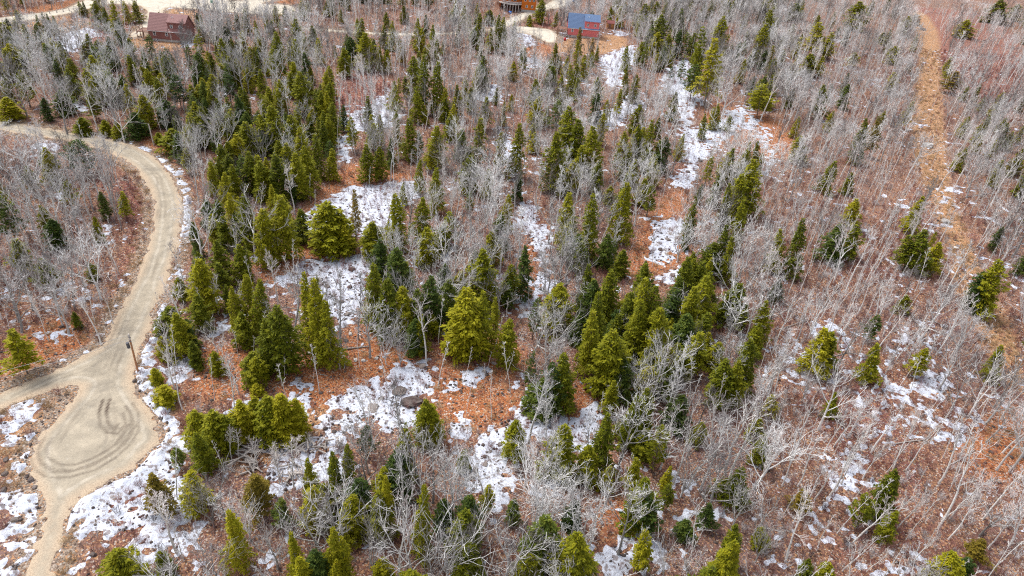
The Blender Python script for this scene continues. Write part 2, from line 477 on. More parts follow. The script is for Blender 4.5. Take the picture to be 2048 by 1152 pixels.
def foliage_mat(name, stops, trans=.32):
    mt, nt, bs, out = new_mat(name)
    b = NB(nt)
    r = b.rand(); n = b.noise(1.6, 3, .6); n2 = b.noise(.35, 2, .5)
    n3 = b.noise(5.5, 2, .6)
    f = b.math('ADD', b.math('MULTIPLY', r, .28), b.math('ADD', b.math('MULTIPLY', n, .75), b.math('MULTIPLY', n3, .55)))
    f = b.math('SUBTRACT', f, .28)
    c = b.ramp(f, stops)
    b.L.new(c, bs.inputs['Base Color'])
    bs.inputs['Roughness'].default_value = .65
    tr = b.N.new('ShaderNodeBsdfTranslucent'); b.L.new(c, tr.inputs['Color'])
    mx = b.N.new('ShaderNodeMixShader'); mx.inputs[0].default_value = trans
    b.L.new(bs.outputs[0], mx.inputs[1]); b.L.new(tr.outputs[0], mx.inputs[2])
    b.L.new(mx.outputs[0], out.inputs['Surface'])
    return mt
m_fol = {
 'o': foliage_mat('needles_olive', [(.2, (.05, .065, .008)), (.40, (.20, .205, .010)), (.60, (.36, .33, .012)), (.82, (.46, .39, .03))]),
 'g': foliage_mat('needles_green', [(.2, (.035, .05, .008)), (.40, (.14, .16, .010)), (.62, (.29, .28, .012)), (.82, (.42, .37, .025))]),
 'd': foliage_mat('needles_dark', [(.2, (.02, .042, .012)), (.45, (.07, .11, .02)), (.68, (.16, .19, .022)), (.88, (.28, .27, .04))]),
 'b': foliage_mat('needles_bronze', [(.2, (.08, .06, .012)), (.5, (.22, .165, .02)), (.8, (.38, .26, .04))]),
}
def bark_mat(name, lo, hi, sc=3.0, marks=None, rvar=.3):
    mt, nt, bs, _ = new_mat(name)
    b = NB(nt)
    n = b.noise(sc, 4, .6)
    f = b.math('ADD', b.math('MULTIPLY', n, 1.0 - rvar), b.math('MULTIPLY', b.rand(), rvar))
    c = b.ramp(f, [(.25, lo), (.75, hi)])
    if marks:
        mp = b.N.new('ShaderNodeMapping'); mp.inputs['Scale'].default_value = (.6, .6, 3.5)
        b.L.new(b.pos, mp.inputs['Vector'])
        c = b.mix(b.step(b.noise(2.2, 3, .6, vec=mp.outputs[0]), .58, .68), c, marks)
    b.L.new(c, bs.inputs['Base Color'])
    return mt
m_bark_grey = bark_mat('bark_grey', (.20, .185, .17), (.80, .78, .75), rvar=.5)
m_bark_white = bark_mat('bark_white', (.62, .59, .55), (.85, .83, .79), marks=(.26, .22, .20))
m_bark_brown = bark_mat('bark_brown', (.11, .08, .06), (.24, .19, .16))
m_twig_grey = bark_mat('twigs_grey', (.10, .08, .08), (.78, .76, .75), .6, rvar=.72)
m_twig_white = bark_mat('twigs_pale', (.13, .085, .085), (.62, .55, .53), .6, rvar=.65)
m_twig_red = bark_mat('twigs_red', (.15, .05, .045), (.38, .20, .17), .4, rvar=.5)
m_rock = bark_mat('granite', (.07, .05, .045), (.27, .23, .21), 1.6)
m_rock_pale = bark_mat('pale_granite', (.30, .28, .26), (.66, .63, .60), 2.2)
m_grass = bark_mat('dead_grass', (.26, .15, .07), (.58, .42, .24), .5)
m_log = bark_mat('weathered_log', (.22, .19, .17), (.55, .50, .46), 2.0)

def flat_mat(name, col, rough=.7, var=.25, sc=3.0, metal=0.0, line=None):
    mt, nt, bs, _ = new_mat(name)
    b = NB(nt)
    n = b.noise(sc, 5, .65)
    c = b.mix(n, tuple(x * (1 - var) for x in col), tuple(min(1, x * (1 + var)) for x in col))
    if line:     # rows of courses along the height
        w = b.N.new('ShaderNodeTexWave'); w.bands_direction = 'Z'; w.wave_profile = 'SAW'
        w.inputs['Scale'].default_value = line; b.L.new(b.pos, w.inputs['Vector'])
        b.bump(w.outputs['Fac'], .6, .04, bs)
    b.L.new(c, bs.inputs['Base Color'])
    bs.inputs['Roughness'].default_value = rough
    bs.inputs['Metallic'].default_value = metal
    return mt
# ------------------------------------------------------------------ object helpers
def mesh_of(name, V, F):
    me = bpy.data.meshes.new(name)
    V = np.asarray(V, np.float32)
    if isinstance(F, np.ndarray):
        n, k = F.shape
        me.vertices.add(len(V)); me.vertices.foreach_set('co', V.ravel())
        me.loops.add(n * k); me.loops.foreach_set('vertex_index', F.ravel().astype(np.int32))
        me.polygons.add(n)
        me.polygons.foreach_set('loop_start', np.arange(0, n * k, k, dtype=np.int32))
        me.polygons.foreach_set('loop_total', np.full(n, k, np.int32))
        me.update(calc_edges=True)
        me.validate()
    else:
        me.from_pydata(V.tolist(), [], F)
        me.update()
    return me

def link(name, data, parent=None, loc=None, mat=None):
    o = bpy.data.objects.new(name, data)
    COL.objects.link(o)
    if parent is not None:
        o.parent = parent
    if loc is not None:
        o.location = loc
    if mat is not None:
        data.materials.append(mat)
    return o

def tag(o, label, cat, group=None):
    o['label'] = label
    o['category'] = cat
    if group:
        o['group'] = group
    return o

def thing(name, label, cat, loc=(0, 0, 0), rz=0.0, group=None):
    o = bpy.data.objects.new(name, None)
    COL.objects.link(o)
    o.empty_display_size = .5
    o.location = loc
    o.rotation_euler = (0, 0, rz)
    return tag(o, label, cat, group)

# ------------------------------------------------------------------ ground, roads, snow
def spaced(lo, hi, s0, centre_lo, centre_hi, far, growth=1.12):
    core = list(np.arange(centre_lo, centre_hi + s0, s0))
    s = s0; a = core[-1]; up = []
    while a < far:
        s *= growth; a += s; up.append(a)
    s = s0; a = core[0]; dn = []
    while a > lo:
        s *= growth; a -= s; dn.append(a)
    return np.array(dn[::-1] + core + up)

xs = spaced(-5000, 0, 1.25, -200, 200, 5000)
ys = spaced(-5000, 0, 1.0, 30, 300, 6000)
X, Y = np.meshgrid(xs, ys)
inside = (X > GX0) & (X < GX1) & (Y > GY0) & (Y < GY1)
Z = np.where(inside, hgt(X, Y), 0.0)
far_d = np.maximum(0, np.hypot(X, Y - 200) - 420)
Z = Z + np.where(inside, 0, -np.minimum(far_d, 60) * .0) + 30 * np.clip(far_d / 1500, 0, 1) * (vnoise(X, Y, 500, 2) - .3)
V = np.stack([X, Y, Z], -1).reshape(-1, 3)
ny, nx = X.shape
idx = np.arange(nx * ny).reshape(ny, nx)
F = np.stack([idx[:-1, :-1], idx[:-1, 1:], idx[1:, 1:], idx[1:, :-1]], -1).reshape(-1, 4)
me = mesh_of('ground', V, F)
me.polygons.foreach_set('use_smooth', np.ones(len(F), bool))
for nm, fld in (('rust', F_RUST), ('tan', F_TAN), ('wine', F_RED), ('verge', np.maximum(F_ROAD, F_FAR))):
    at = me.attributes.new(nm, 'FLOAT', 'POINT')
    at.data.foreach_set('value', np.where(inside, samp(fld, X, Y), -8.0).astype(np.float32).ravel())
ground = link('ground', me, mat=m_ground)
ground['kind'] = 'structure'

_ZG = Z.copy()
def ground_mesh_z(x, y):
    """height of the built ground mesh itself"""
    i = np.clip(np.searchsorted(xs, x) - 1, 0, len(xs) - 2); j = np.clip(np.searchsorted(ys, y) - 1, 0, len(ys) - 2)
    fu = (x - xs[i]) / (xs[i + 1] - xs[i]); fv = (y - ys[j]) / (ys[j + 1] - ys[j])
    return (_ZG[j, i] * (1 - fu) + _ZG[j, i + 1] * fu) * (1 - fv) + (_ZG[j + 1, i] * (1 - fu) + _ZG[j + 1, i + 1] * fu) * fv

def sheet(name, regions, field, slope, cap, mat, attrs=None, bank=None):
    """A sheet that rises out of the ground where its field is positive: its rim is where it meets the ground."""
    VV, FF, AA, base = [], [], [], 0
    for (x0, x1, y0, y1, st) in regions:
        ax = np.arange(x0, x1 + st * .5, st); ay = np.arange(y0, y1 + st * .5, st)
        XX, YY = np.meshgrid(ax, ay)
        f = field(XX, YY)
        keep = f > -0.35 / 1.0
        q = keep[:-1, :-1] | keep[:-1, 1:] | keep[1:, 1:] | keep[1:, :-1]
        if not q.any():
            continue
        ii = np.arange(XX.size).reshape(XX.shape)
        quads = np.stack([ii[:-1, :-1], ii[:-1, 1:], ii[1:, 1:], ii[1:, :-1]], -1)[q]
        used, inv = np.unique(quads, return_inverse=True)
        x = XX.ravel()[used]; y = YY.ravel()[used]; fv = f.ravel()[used]
        z = ground_mesh_z(x, y) + np.clip(fv * slope, -.12, cap) + (bank(x, y, fv) if bank else 0)
        VV.append(np.stack([x, y, z], -1)); FF.append(inv.reshape(-1, 4) + base)
        AA.append(fv)
        base += len(x)
    V = np.concatenate(VV); F = np.concatenate(FF)
    me = mesh_of(name, V, F)
    me.polygons.foreach_set('use_smooth', np.ones(len(me.polygons), bool))
    if attrs:
        for nm, fn in attrs.items():
            at = me.attributes.new(nm, 'FLOAT', 'POINT')
            at.data.foreach_set('value', fn(V[:, 0], V[:, 1]).astype(np.float32))
    o = link(name, me, mat=mat)
    o['kind'] = 'structure'
    return o

rut_w = [np.array([unproj0(*p)[:2] for p in r]) for r in RUTS]
def rut_field(x, y):
    d = np.full(np.shape(x), 9.0); dl = d.copy()
    for ri, R in enumerate(rut_w):
        if ri == 3: dl = d; d = np.full(np.shape(x), 9.0)
        for off in (0.0, .85):
            for i in range(len(R) - 1):
                a, bb = R[i], R[i + 1]
                e = bb - a; L = np.hypot(*e) + 1e-6; nrm = np.array((-e[1], e[0])) / L
                a2 = a + nrm * off; e2 = e
                t = np.clip(((x - a2[0]) * e2[0] + (y - a2[1]) * e2[1]) / (L * L), 0, 1)
                d = np.minimum(d, np.hypot(x - a2[0] - t * e2[0], y - a2[1] - t * e2[1]))
    long_ = np.clip(1.3 - dl / .26, 0, 1) * np.clip(vnoise(x, y, 6, 33) * 2.2 - .7, 0, 1) * .35
    return long_ + np.clip(1.35 - d / .2, 0, 1) * np.clip(vnoise(x, y, 4.5, 31) * 2.4 - .5, .5, 1)
road_edge_n = lambda x, y: 1.5 * (fbm(x, y, 4.0, 3, 41) - .5) + .9 * (vnoise(x, y, .8, 42) - .5)
bb = poly_w(ROAD[0])
sheet('gravel_road', [(-100, 5, 30, 130, .25), (-260, 5, 130.02, 250, .4)], lambda x, y: samp(F_ROAD, x, y) + road_edge_n(x, y), .16, .06, m_road,
      {'edge': lambda x, y: samp(F_ROAD, x, y), 'rut': rut_field})
sheet('far_road', [(-300, 70, 170, 430, .6)], lambda x, y: samp(F_FAR, x, y) + road_edge_n(x, y), .22, .10, m_far,
      {'edge': lambda x, y: samp(F_FAR, x, y), 'rut': lambda x, y: x * 0.0})

def snow_field(x, y):
    f = samp(F_SNOW, x, y)
    n = 2.2 * (fbm(x, y, 2.6, 4, 51) - .5) + 3.5 * (vnoise(x, y, 1.0, 61) - .5) + 2.2 * (vnoise(x, y, .52, 66) - .5) + 1.6 * (vnoise(x, y, 7, 71) - .5)
    deep = np.clip((f - .8) / 1.6, 0, 1)
    # stray scraps of snow through the woods
    stray = fbm(x, y, 3.2, 4, 81) * 6.5 - 5.15 + 1.4 * (vnoise(x, y, 36, 90) - .5)
    g = f * .8 + n * (1 - .22 * deep)
    ru = samp(F_RUST, x, y)
    g = np.maximum(g, stray * 1.1 - np.clip(ru, 0, 1) * 2)
    g = np.where(f < .4, g - np.clip(ru, 0, 1) * .8, g)
    road = np.maximum(samp(F_ROAD, x, y), samp(F_FAR, x, y))
    g = np.minimum(g, -(road + .12 + .7 * vnoise(x, y, 2.2, 14)) * 2.2)
    return g
sheet('snow_cover', [(-95, 105, 30, 120, .25), (-260, 260, 120.02, 330, .5)], snow_field, .10, .13, m_snow,
      bank=lambda x, y, f: np.clip(f * .5, 0, 1) * np.clip(1.15 - np.abs(samp(F_ROAD, x, y) + 1.5) / 1.3, 0, 1) * (.25 + .45 * vnoise(x, y, 1.3, 12)))

# ------------------------------------------------------------------ plant meshes
def tube(V, F, pts, rads, sides):
    """tapered tube along a polyline"""
    base = len(V)
    n = len(pts)
    for i, p in enumerate(pts):
        d = pts[min(i + 1, n - 1)] - pts[max(i - 1, 0)]
        d = d / (np.linalg.norm(d) + 1e-9)
        a = np.cross(d, (0.31, 0.77, 0.2)); a /= np.linalg.norm(a) + 1e-9
        c = np.cross(d, a)
        for k in range(sides):
            t = 2 * math.pi * k / sides
            V.append(p + (a * math.cos(t) + c * math.sin(t)) * rads[i])
    for i in range(n - 1):
        for k in range(sides):
            k2 = (k + 1) % sides
            F.append((base + i * sides + k, base + i * sides + k2, base + (i + 1) * sides + k2, base + (i + 1) * sides + k))

def blade(V, F, p, q, w, rnd):
    d = q - p
    s = np.cross(d, (rnd.uniform(-1, 1), rnd.uniform(-1, 1), rnd.uniform(-.4, 1)))
    s = s / (np.linalg.norm(s) + 1e-9) * w * .5
    b = len(V)
    V.extend((p - s, p + s, q + s * .5, q - s * .5))
    F.append((b, b + 1, b + 2, b + 3))

def bare_tree(seed, form, H=10.0):
    """returns (trunk mesh, crown mesh); form: spread, vase, narrow, birch, pole"""
    R = random.Random(seed)
    TV, TF, CV, CF = [], [], [], []
    def unit(v):
        return v / (np.linalg.norm(v) + 1e-9)
    def rv(s):
        return np.array((R.uniform(-s, s), R.uniform(-s, s), R.uniform(-s, s)))
    P = dict(spread=(.30, 7, .52, .95, 6, .15), vase=(.12, 7, .82, .55, 6, .105), narrow=(.38, 11, .25, .72, 5, .115),
             birch=(.45, 8, .26, .58, 5, .11), pole=(.55, 7, .12, .55, 3, .065))[form]
    start, nl, ll, ang, nsub, rad = P
    def limb(p, d, L, r, lvl, up):
        n = 5 if lvl < 2 else 3
        pts = [p]
        dd = d
        for i in range(n):
            dd = unit(dd + rv(.16 + .06 * lvl) + np.array((0, 0, up)))
            pts.append(pts[-1] + dd * L / n)
        rr = [r * (1 - .78 * i / n) for i in range(n + 1)]
        if lvl == 1:
            tube(TV, TF, pts, rr, 4)
        elif lvl == 2:
            tube(TV, TF, pts, [max(.022, q * 1.25) for q in rr], 3)
        else:
            for i in range(n):
                blade(CV, CF, pts[i], pts[i + 1], max(.03, rr[i] * 2.0), R)
        if lvl >= 4:
            return
        k = {1: nsub, 2: 4 if form != 'pole' else 3, 3: 3}[lvl]
        if form == 'pole' and lvl >= 3:
            return
        for j in range(k):
            t = (.25 if lvl == 1 else .2) + (.78 if lvl == 1 else .8) * (j + R.random()) / k
            i = min(n - 1, int(t * n)); ft = t * n - i
            q = pts[i] * (1 - ft) + pts[i + 1] * ft
            ax = unit(pts[i + 1] - pts[i])
            side = unit(np.cross(ax, rv(1)))
            a = R.uniform(.45, .95)
            nd = unit(ax * math.cos(a) + side * math.sin(a) + np.array((0, 0, .18)))
            if lvl == 3:
                q2 = q + nd * L * R.uniform(.35, .7)
                blade(CV, CF, q, q2, .024, R)
            else:
                limb(q, nd, L * R.uniform(.38, .62) * (1.1 - .35 * t), max(.012, r * .42), lvl + 1, up * .6)
    # trunk
    n = 9
    lean = rv(.05); lean[2] = 0
    pts = [np.array((0., 0., -.25))]
    dd = unit(np.array((0, 0, 1.)) + lean)
    top = {'spread': .72, 'vase': .2, 'narrow': .97, 'birch': .96, 'pole': .98}[form] * H
    wob = .10 if form in ('spread', 'birch') else .06
    for i in range(n):
        dd = unit(dd + rv(wob) * np.array((1, 1, .2)) + np.array((0, 0, .10)))
        pts.append(pts[-1] + dd * (top + .25) / n)
    rr = [rad * (1.25 if i == 0 else 1) * (1 - .86 * (i / n) ** 1.1) + .012 for i in range(n + 1)]
    if form == 'vase':
        rr = [rad * 1.5 * (1 - .3 * i / n) for i in range(n + 1)]
    tube(TV, TF, pts, rr, 5)
    az = R.uniform(0, 6.28)
    for j in range(nl):
        t = start + (.98 - start) * (j + R.random() * .7) / nl
        if form == 'vase':
            t = R.uniform(.5, 1)
        i = min(n - 1, int(t * n)); ft = t * n - i
        q = pts[i] * (1 - ft) + pts[i + 1] * ft
        az += 2.4 + R.uniform(-.5, .5)
        a = ang * R.uniform(.7, 1.2) * (1.15 - .45 * t if form != 'vase' else R.uniform(.35, 1.1))
        d = np.array((math.cos(az) * math.sin(a), math.sin(az) * math.sin(a), math.cos(a)))
        L = ll * H * R.uniform(.75, 1.15) * (1.2 - .62 * t if form != 'vase' else 1)
        limb(q, d, L, max(.018, rr[i] * (.62 if form != 'vase' else .6)), 1, .11 if form in ('spread', 'vase') else .05)
    # leader
    for j in range(4):
        d = unit(np.array((R.uniform(-.5, .5), R.uniform(-.5, .5), 1.)))
        limb(pts[-1] - dd * .3, d, H * (.16 if form == 'spread' else .05), rr[-1] * .9, 2, .05)
    zmax = max(v[2] for v in CV + TV)
    k = H / zmax
    TV = [v * k for v in TV]; CV = [v * k for v in CV]
    return TV, TF, CV, CF

def conifer(seed, form, H=10.0):
    """(trunk mesh, crown mesh), crown radius 2 m; form: cone, broad, loose, pine"""
    R = random.Random(seed)
    TV, TF, CV, CF = [], [], [], []
    R0 = 2.0
    pts = [np.array((math.sin(i * .9 + seed) * .05 + .25 * math.sin(seed) * (i / 6) ** 2, math.cos(i * .7 + seed) * .05, -.25 + (H * .97 + .25) * i / 6)) for i in range(7)]
    tube(TV, TF, pts, [.15 * (1 - .9 * i / 6) + .01 for i in range(7)], 5)
    nb = dict(cone=120, broad=135, loose=88, pine=80)[form]
    lobes = [(R.uniform(0, 6.28), R.uniform(.06, .22), R.randint(1, 4)) for _ in range(3)]
    gaps = [(R.uniform(.1, .85), R.uniform(0, 6.28)) for _ in range(5)]
    bend = R.uniform(-.22, .22)
    z0 = dict(cone=.10, broad=.07, loose=.2, pine=.22)[form]
    az = 0.0
    for i in range(nb):
        t = ((i + R.random()) / nb)
        t = t ** (.92 if form != 'pine' else 1.0)
        az += 2.399 + R.uniform(-.25, .25)
        if form == 'pine':
            t = round(t * 11) / 11 + R.uniform(-.015, .015)
        t = min(max(t, 0), .992)
        z = H * (z0 + (1 - z0) * t)
        if form == 'cone':
            pr = 1.12 * (1 - t ** 1.12) ** .80 * min(1, .6 + t * 5)
        elif form == 'broad':
            pr = (1 - t ** 1.9) ** .85 * min(1, .55 + t * 4)
        elif form == 'loose':
            pr = (1 - t) ** .75 * min(1, .5 + t * 4) * R.uniform(.6, 1.15)
        else:
            pr = (1 - t) ** .6 * min(1, .5 + t * 3) * R.uniform(.7, 1.15)
        lob = 1 + sum(a * math.sin(k * (az) + p + 5 * t) for p, a, k in lobes)
        L = max(.22, R0 * pr * lob * R.uniform(.68, 1.18))
        if any(abs(t - g) < .06 and abs((az - ga + 3.14) % 6.28 - 3.14) < .8 for g, ga in gaps):
            L *= .55
        droop = {'cone': .28, 'broad': .22, 'loose': .12, 'pine': -.1}[form] * (1 - t) - .35 * t
        dr = np.array((math.cos(az), math.sin(az), 0.))
        sdv = np.array((-math.sin(az), math.cos(az), 0.))
        c0 = pts[min(6, int(z / H * 6))] * np.array((1, 1, 0))
        tip = c0 + dr * L + np.array((0, 0, z - droop * L))
        root = c0 + np.array((0, 0, z))
        if form in ('loose', 'pine') or i % 3 == 0:
            blade(TV, TF, root, tip * .9 + root * .1, .05, R)
        nl = int(L * (21 if form != 'pine' else 15)) + 5
        for j in range(nl):
            s = R.random() ** .6
            if form == 'pine':
                s = .35 + .65 * R.random() ** .7
            wid = .42 * L * (1.02 - s) + .10
            off = R.uniform(-1, 1)
            p = root + (tip - root) * s + sdv * off * wid + np.array((0, 0, -.22 * s * s * L * abs(off) + R.uniform(-.10, .13)))
            p = p + np.array((0, 0, (s - .5) * -.25 * L * (1 if droop > 0 else -.3)))
            d = dr * R.uniform(.4, 1) + sdv * (off * 1.0 + R.uniform(-.4, .4)) + np.array((0, 0, R.uniform(-.75, .35)))
            if form == 'pine' or t > .93:
                d = d + np.array((0, 0, .6))
            d = d / np.linalg.norm(d) * R.uniform(.22, .48) * (.75 if t > .9 else 1)
            up = np.array((R.uniform(-.8, .8), R.uniform(-.8, .8), 1.)) 
            w = np.cross(d, up); w = w / (np.linalg.norm(w) + 1e-9) * R.uniform(.06, .13)
            bse = len(CV)
            CV.extend((p - w * .5, p + w, p + d + w * .1, p + d * .45 - w * 1.1))
            CF.append((bse, bse + 1, bse + 2, bse + 3))
    return TV, TF, CV, CF

def brush(seed, n=26, h=1.3, sp=.8):
    R = random.Random(seed)
    V, F = [], []
    for i in range(n):
        a = R.uniform(0, 6.28); r = R.uniform(0, .35) * sp
        p = np.array((math.cos(a) * r, math.sin(a) * r, -.05))
        tilt = R.uniform(.05, .6) * sp
        hh = h * R.uniform(.5, 1.1)
        q = p + np.array((math.cos(a) * tilt, math.sin(a) * tilt, hh))
        mid = (p + q) / 2 + np.array((R.uniform(-.1, .1), R.uniform(-.1, .1), 0))
        blade(V, F, p, mid, .03, R); blade(V, F, mid, q, .022, R)
        for k in range(4):
            s = R.uniform(.35, .95)
            c = p + (q - p) * s
            e = c + np.array((R.uniform(-.3, .3), R.uniform(-.3, .3), R.uniform(.12, .4)))
            blade(V, F, c, e, .018, R)
    return V, F

FORMS = {}
def to_mesh(name, V, F, mat):
    me = mesh_of(name, V, np.asarray(F, np.int32) if F and all(len(f) == len(F[0]) for f in F) else F)
    me.materials.append(mat)
    return me
for form, seeds in (('cone', 7), ('broad', 7), ('loose', 4), ('pine', 3)):
    FORMS[form] = []
    for s in range(seeds):
        TV, TF, CV, CF = conifer(100 + s * 7 + len(form), form)
        FORMS[form].append((to_mesh('conifer_trunk', TV, TF, m_bark_brown), to_mesh('conifer_crown', CV, CF, m_fol['g'])))
for form, seeds, mt, mc in (('spread', 5, m_bark_grey, m_twig_grey), ('vase', 3, m_bark_grey, m_twig_grey), ('narrow', 3, m_bark_grey, m_twig_grey),
                            ('birch', 5, m_bark_white, m_twig_white), ('pole', 4, m_bark_white, m_twig_white)):
    FORMS[form] = []
    for s in range(seeds):
        TV, TF, CV, CF = bare_tree(500 + s * 13 + len(form), form)
        FORMS[form].append((to_mesh('bare_trunk', TV, TF, mt), to_mesh('bare_crown', CV, CF, mc)))
for k, v in FORMS.items():
    print('FORM', k, [(len(a.polygons), len(c.polygons)) for a, c in v])
# ------------------------------------------------------------------ placing by photograph pixel
_down = np.array((0, 0, -1.0))
NAD = (1024 + FOC * (_down @ RIGHT) / (_down @ fwd), 576 - FOC * (_down @ UP) / (_down @ fwd))

def stand(ax, ay, L, w, lk=1.0):
    """apex pixel, length to the foot in pixels, crown width in pixels -> foot point, height, crown radius"""
    dx, dy = (NAD[0] - ax) * lk, NAD[1] - ay
    n = math.hypot(dx, dy)
    G = unproj(ax + dx / n * L, ay + dy / n * L)
    d = fwd + RIGHT * ((ax - 1024.0) / FOC) + UP * ((576.0 - ay) / FOC)
    t = ((G - CP)[:2] @ d[:2]) / (d[:2] @ d[:2])
    h = CAM_H + t * d[2] - G[2]
    dep = (G + np.array((0, 0, h * .5)) - CP) @ fwd
    T = CP + d * t
    return G, h, w / 2 * dep / FOC, T - G

# ------------------------------------------------------------------ landmarks for labels: (pixel, words)
LAND = [
 (1165,75,'the blue-roofed red house'),(1220,52,'the small wooden shed'),(1035,18,'the orange log house'),(335,70,'the dark red-brown house'),
 (275,742,'the brown utility pole'),(308,290,'the pale leaning pole'),(200,870,'the gravel turnaround'),(330,335,'the sharp road bend'),
 (60,765,'the gravel side track'),(85,1070,'the narrow gravel drive'),(40,1005,'the oval snow patch'),(672,570,'the snowy boulder field'),
 (700,745,'the rust-coloured log clearing'),(560,505,'the rust-red leaf strip'),(745,415,'the large snowy opening'),(800,800,'the bare rock slabs'),
 (600,915,'the straight snowbank'),(975,930,'the wide stone-dotted snow patch'),(1070,480,'the stepped snow strip'),(1270,505,'the bright orange leaf patch'),
 (1330,480,'the small snowy rust opening'),(1400,330,'the widest snowy slope'),(1225,135,'the snow below the red house'),(1855,200,'the upper rocky orange track'),
 (1855,293,'the pale boulder'),(1890,450,'the track boulder'),(1425,150,'the big olive pine'),(1870,765,'the scattered snow on the hillside'),
 (1690,935,'the thin snow scraps'),(1800,1130,'the jagged snow patch'),(1260,1105,'the snow patch with black stems'),(700,190,'the pink sapling thicket'),
 (1080,50,'the wine-red scrub bank'),(1228,700,'the massive rounded hemlock'),(932,640,'the broad twin-topped hemlock'),(1130,900,'the conical hemlock in snow'),
 (1157,1120,'the bright bushy hemlock'),(622,640,'the tall bare-stemmed hemlock'),(655,450,'the rounded olive hemlock'),(1997,580,'the dark hillside spruce'),
 (1755,730,'the small dark spindle hemlock'),(1790,990,'the lone hillside hemlock'),(1650,700,'the yellow-topped hemlock'),(1608,500,'the twin hillside hemlocks'),
 (1735,280,'the narrow dark spruce'),(2005,730,'the outermost hillside fir'),(1855,500,'the split-topped dark hemlock'),(969,560,'the steep conical hemlock'),
 (1138,440,'the slim clearing-edge hemlock'),(961,290,'the yellow-olive spire'),(1115,320,'the stout olive hemlock'),(424,860,'the low hemlock clump'),
 (1127,365,'the light green young pine'),(980,500,'the wide fan-shaped bare tree'),(1110,1010,'the many-stemmed bare tree'),(790,1080,'the curved white birch'),
 (440,60,'the grey woods by the far road'),(100,60,'the guard posts'),(525,340,'the dense hemlock stand'),(600,110,'the pale path'),
 (860,150,'the triple olive pines'),(600,290,'the hemlock row'),(1000,90,'the spruces by the driveway'),(1500,330,'the dark hemlock spires'),
 (1500,90,'the white-stemmed upper woods'),(1640,90,'the top snow patch'),(130,420,'the snowy woods gap'),(50,560,'the tall grey roadside woods'),
 (140,640,'the snow strips in the woods'),(30,720,'the olive roadside pine'),(230,560,'the pale road verge'),(180,330,'the grey-green roadside pine'),
 (430,560,'the roadside hemlocks'),(460,760,'the birch poles'),(500,930,'the heap of cut logs'),(300,1050,'the snowy slash bank'),(460,1080,'the long olive hemlock'),
 (640,1100,'the olive double spire'),(850,1030,'the bright ragged hemlock'),(730,950,'the tangle of grey limbs'),(1100,800,'the dark fir group'),
 (1300,620,'the crowded hemlock wall'),(1440,790,'the paired green hemlocks'),(1260,860,'the ragged hemlock pair'),(1400,900,'the leaning white birches'),
 (1290,1020,'the drooping dark pine'),(1470,1120,'the golden-tipped hemlock'),(1620,620,'the long pale birch slope'),(1700,800,'the brown birch slope'),
 (1560,950,'the olive-brown shrub'),(1930,900,'the orange birch slope'),(1900,1110,'the dark corner hemlock'),(1640,1110,'the low olive bush'),
 (1970,330,'the white-stemmed far slope'),(1950,130,'the purple-grey far slope'),(1480,520,'the birch fringe'),(1400,430,'the wide-spreading grey tree'),
 (790,560,'the dark hemlock cluster'),(880,700,'the slender trees near the rust clearing'),(1175,600,'the green hemlock hollow'),(900,330,'the round-headed grey tree'),
 (730,320,'the hemlocks above the opening'),(790,20,'the far upper woods'),(1280,260,'the mid-slope fir cluster'),(1700,500,'the central birch slope'),
 (60,200,'the birches above the road'),(250,200,'the forked roadside tree'),(20,120,'the corner olive hemlocks'),(450,160,'the trio of upper firs'),
]
LANDXY = np.array([(a, c) for a, c, _ in LAND], float)
ORD = ['first', 'second', 'third', 'fourth', 'fifth', 'sixth', 'seventh', 'eighth', 'ninth', 'tenth', 'eleventh', 'twelfth', 'thirteenth', 'fourteenth', 'fifteenth', 'sixteenth']
_pending = []
_used = set()
def want_label(o, phrase, px, py, lead=None):
    _pending.append((o, phrase, px, py))

def finish_labels():
    groups = {}
    for o, ph, px, py in _pending:
        d = np.hypot((LANDXY[:, 0] - px), (LANDXY[:, 1] - py) * 1.25)
        i = int(np.argmin(d))
        dx, dy = px - LANDXY[i, 0], py - LANDXY[i, 1]
        if abs(dy) * 1.25 > abs(dx):
            way = 'behind' if dy < 0 else 'in front of'
        elif LANDXY[i, 0] > 340:
            way = 'on the road side of' if dx < 0 else 'on the hillside side of'
        else:
            way = 'on the deep-woods side of' if dx < 0 else 'on the hemlock side of'
        kind = ph.split('|')[1]
        groups.setdefault((kind, i, way), []).append((d[i], ph.split('|')[0], o))
    for (kind, i, way), lst in groups.items():
        lst.sort(key=lambda t: t[0])
        for k, (_, adj, o) in enumerate(lst):
            base = f"{adj} {kind} {way} {LAND[i][2]}"
            if len(lst) > 1:
                base += f", {ORD[min(k, 15)]} out"
            if len(base.replace('-', ' ').split()) > 16:
                base = base.replace(adj + ' ', '', 1)
            if len(base.replace('-', ' ').split()) > 16:
                base = base.replace('on the hillside side', 'hillside').replace('on the road side', 'roadward')
            o['label'] = base

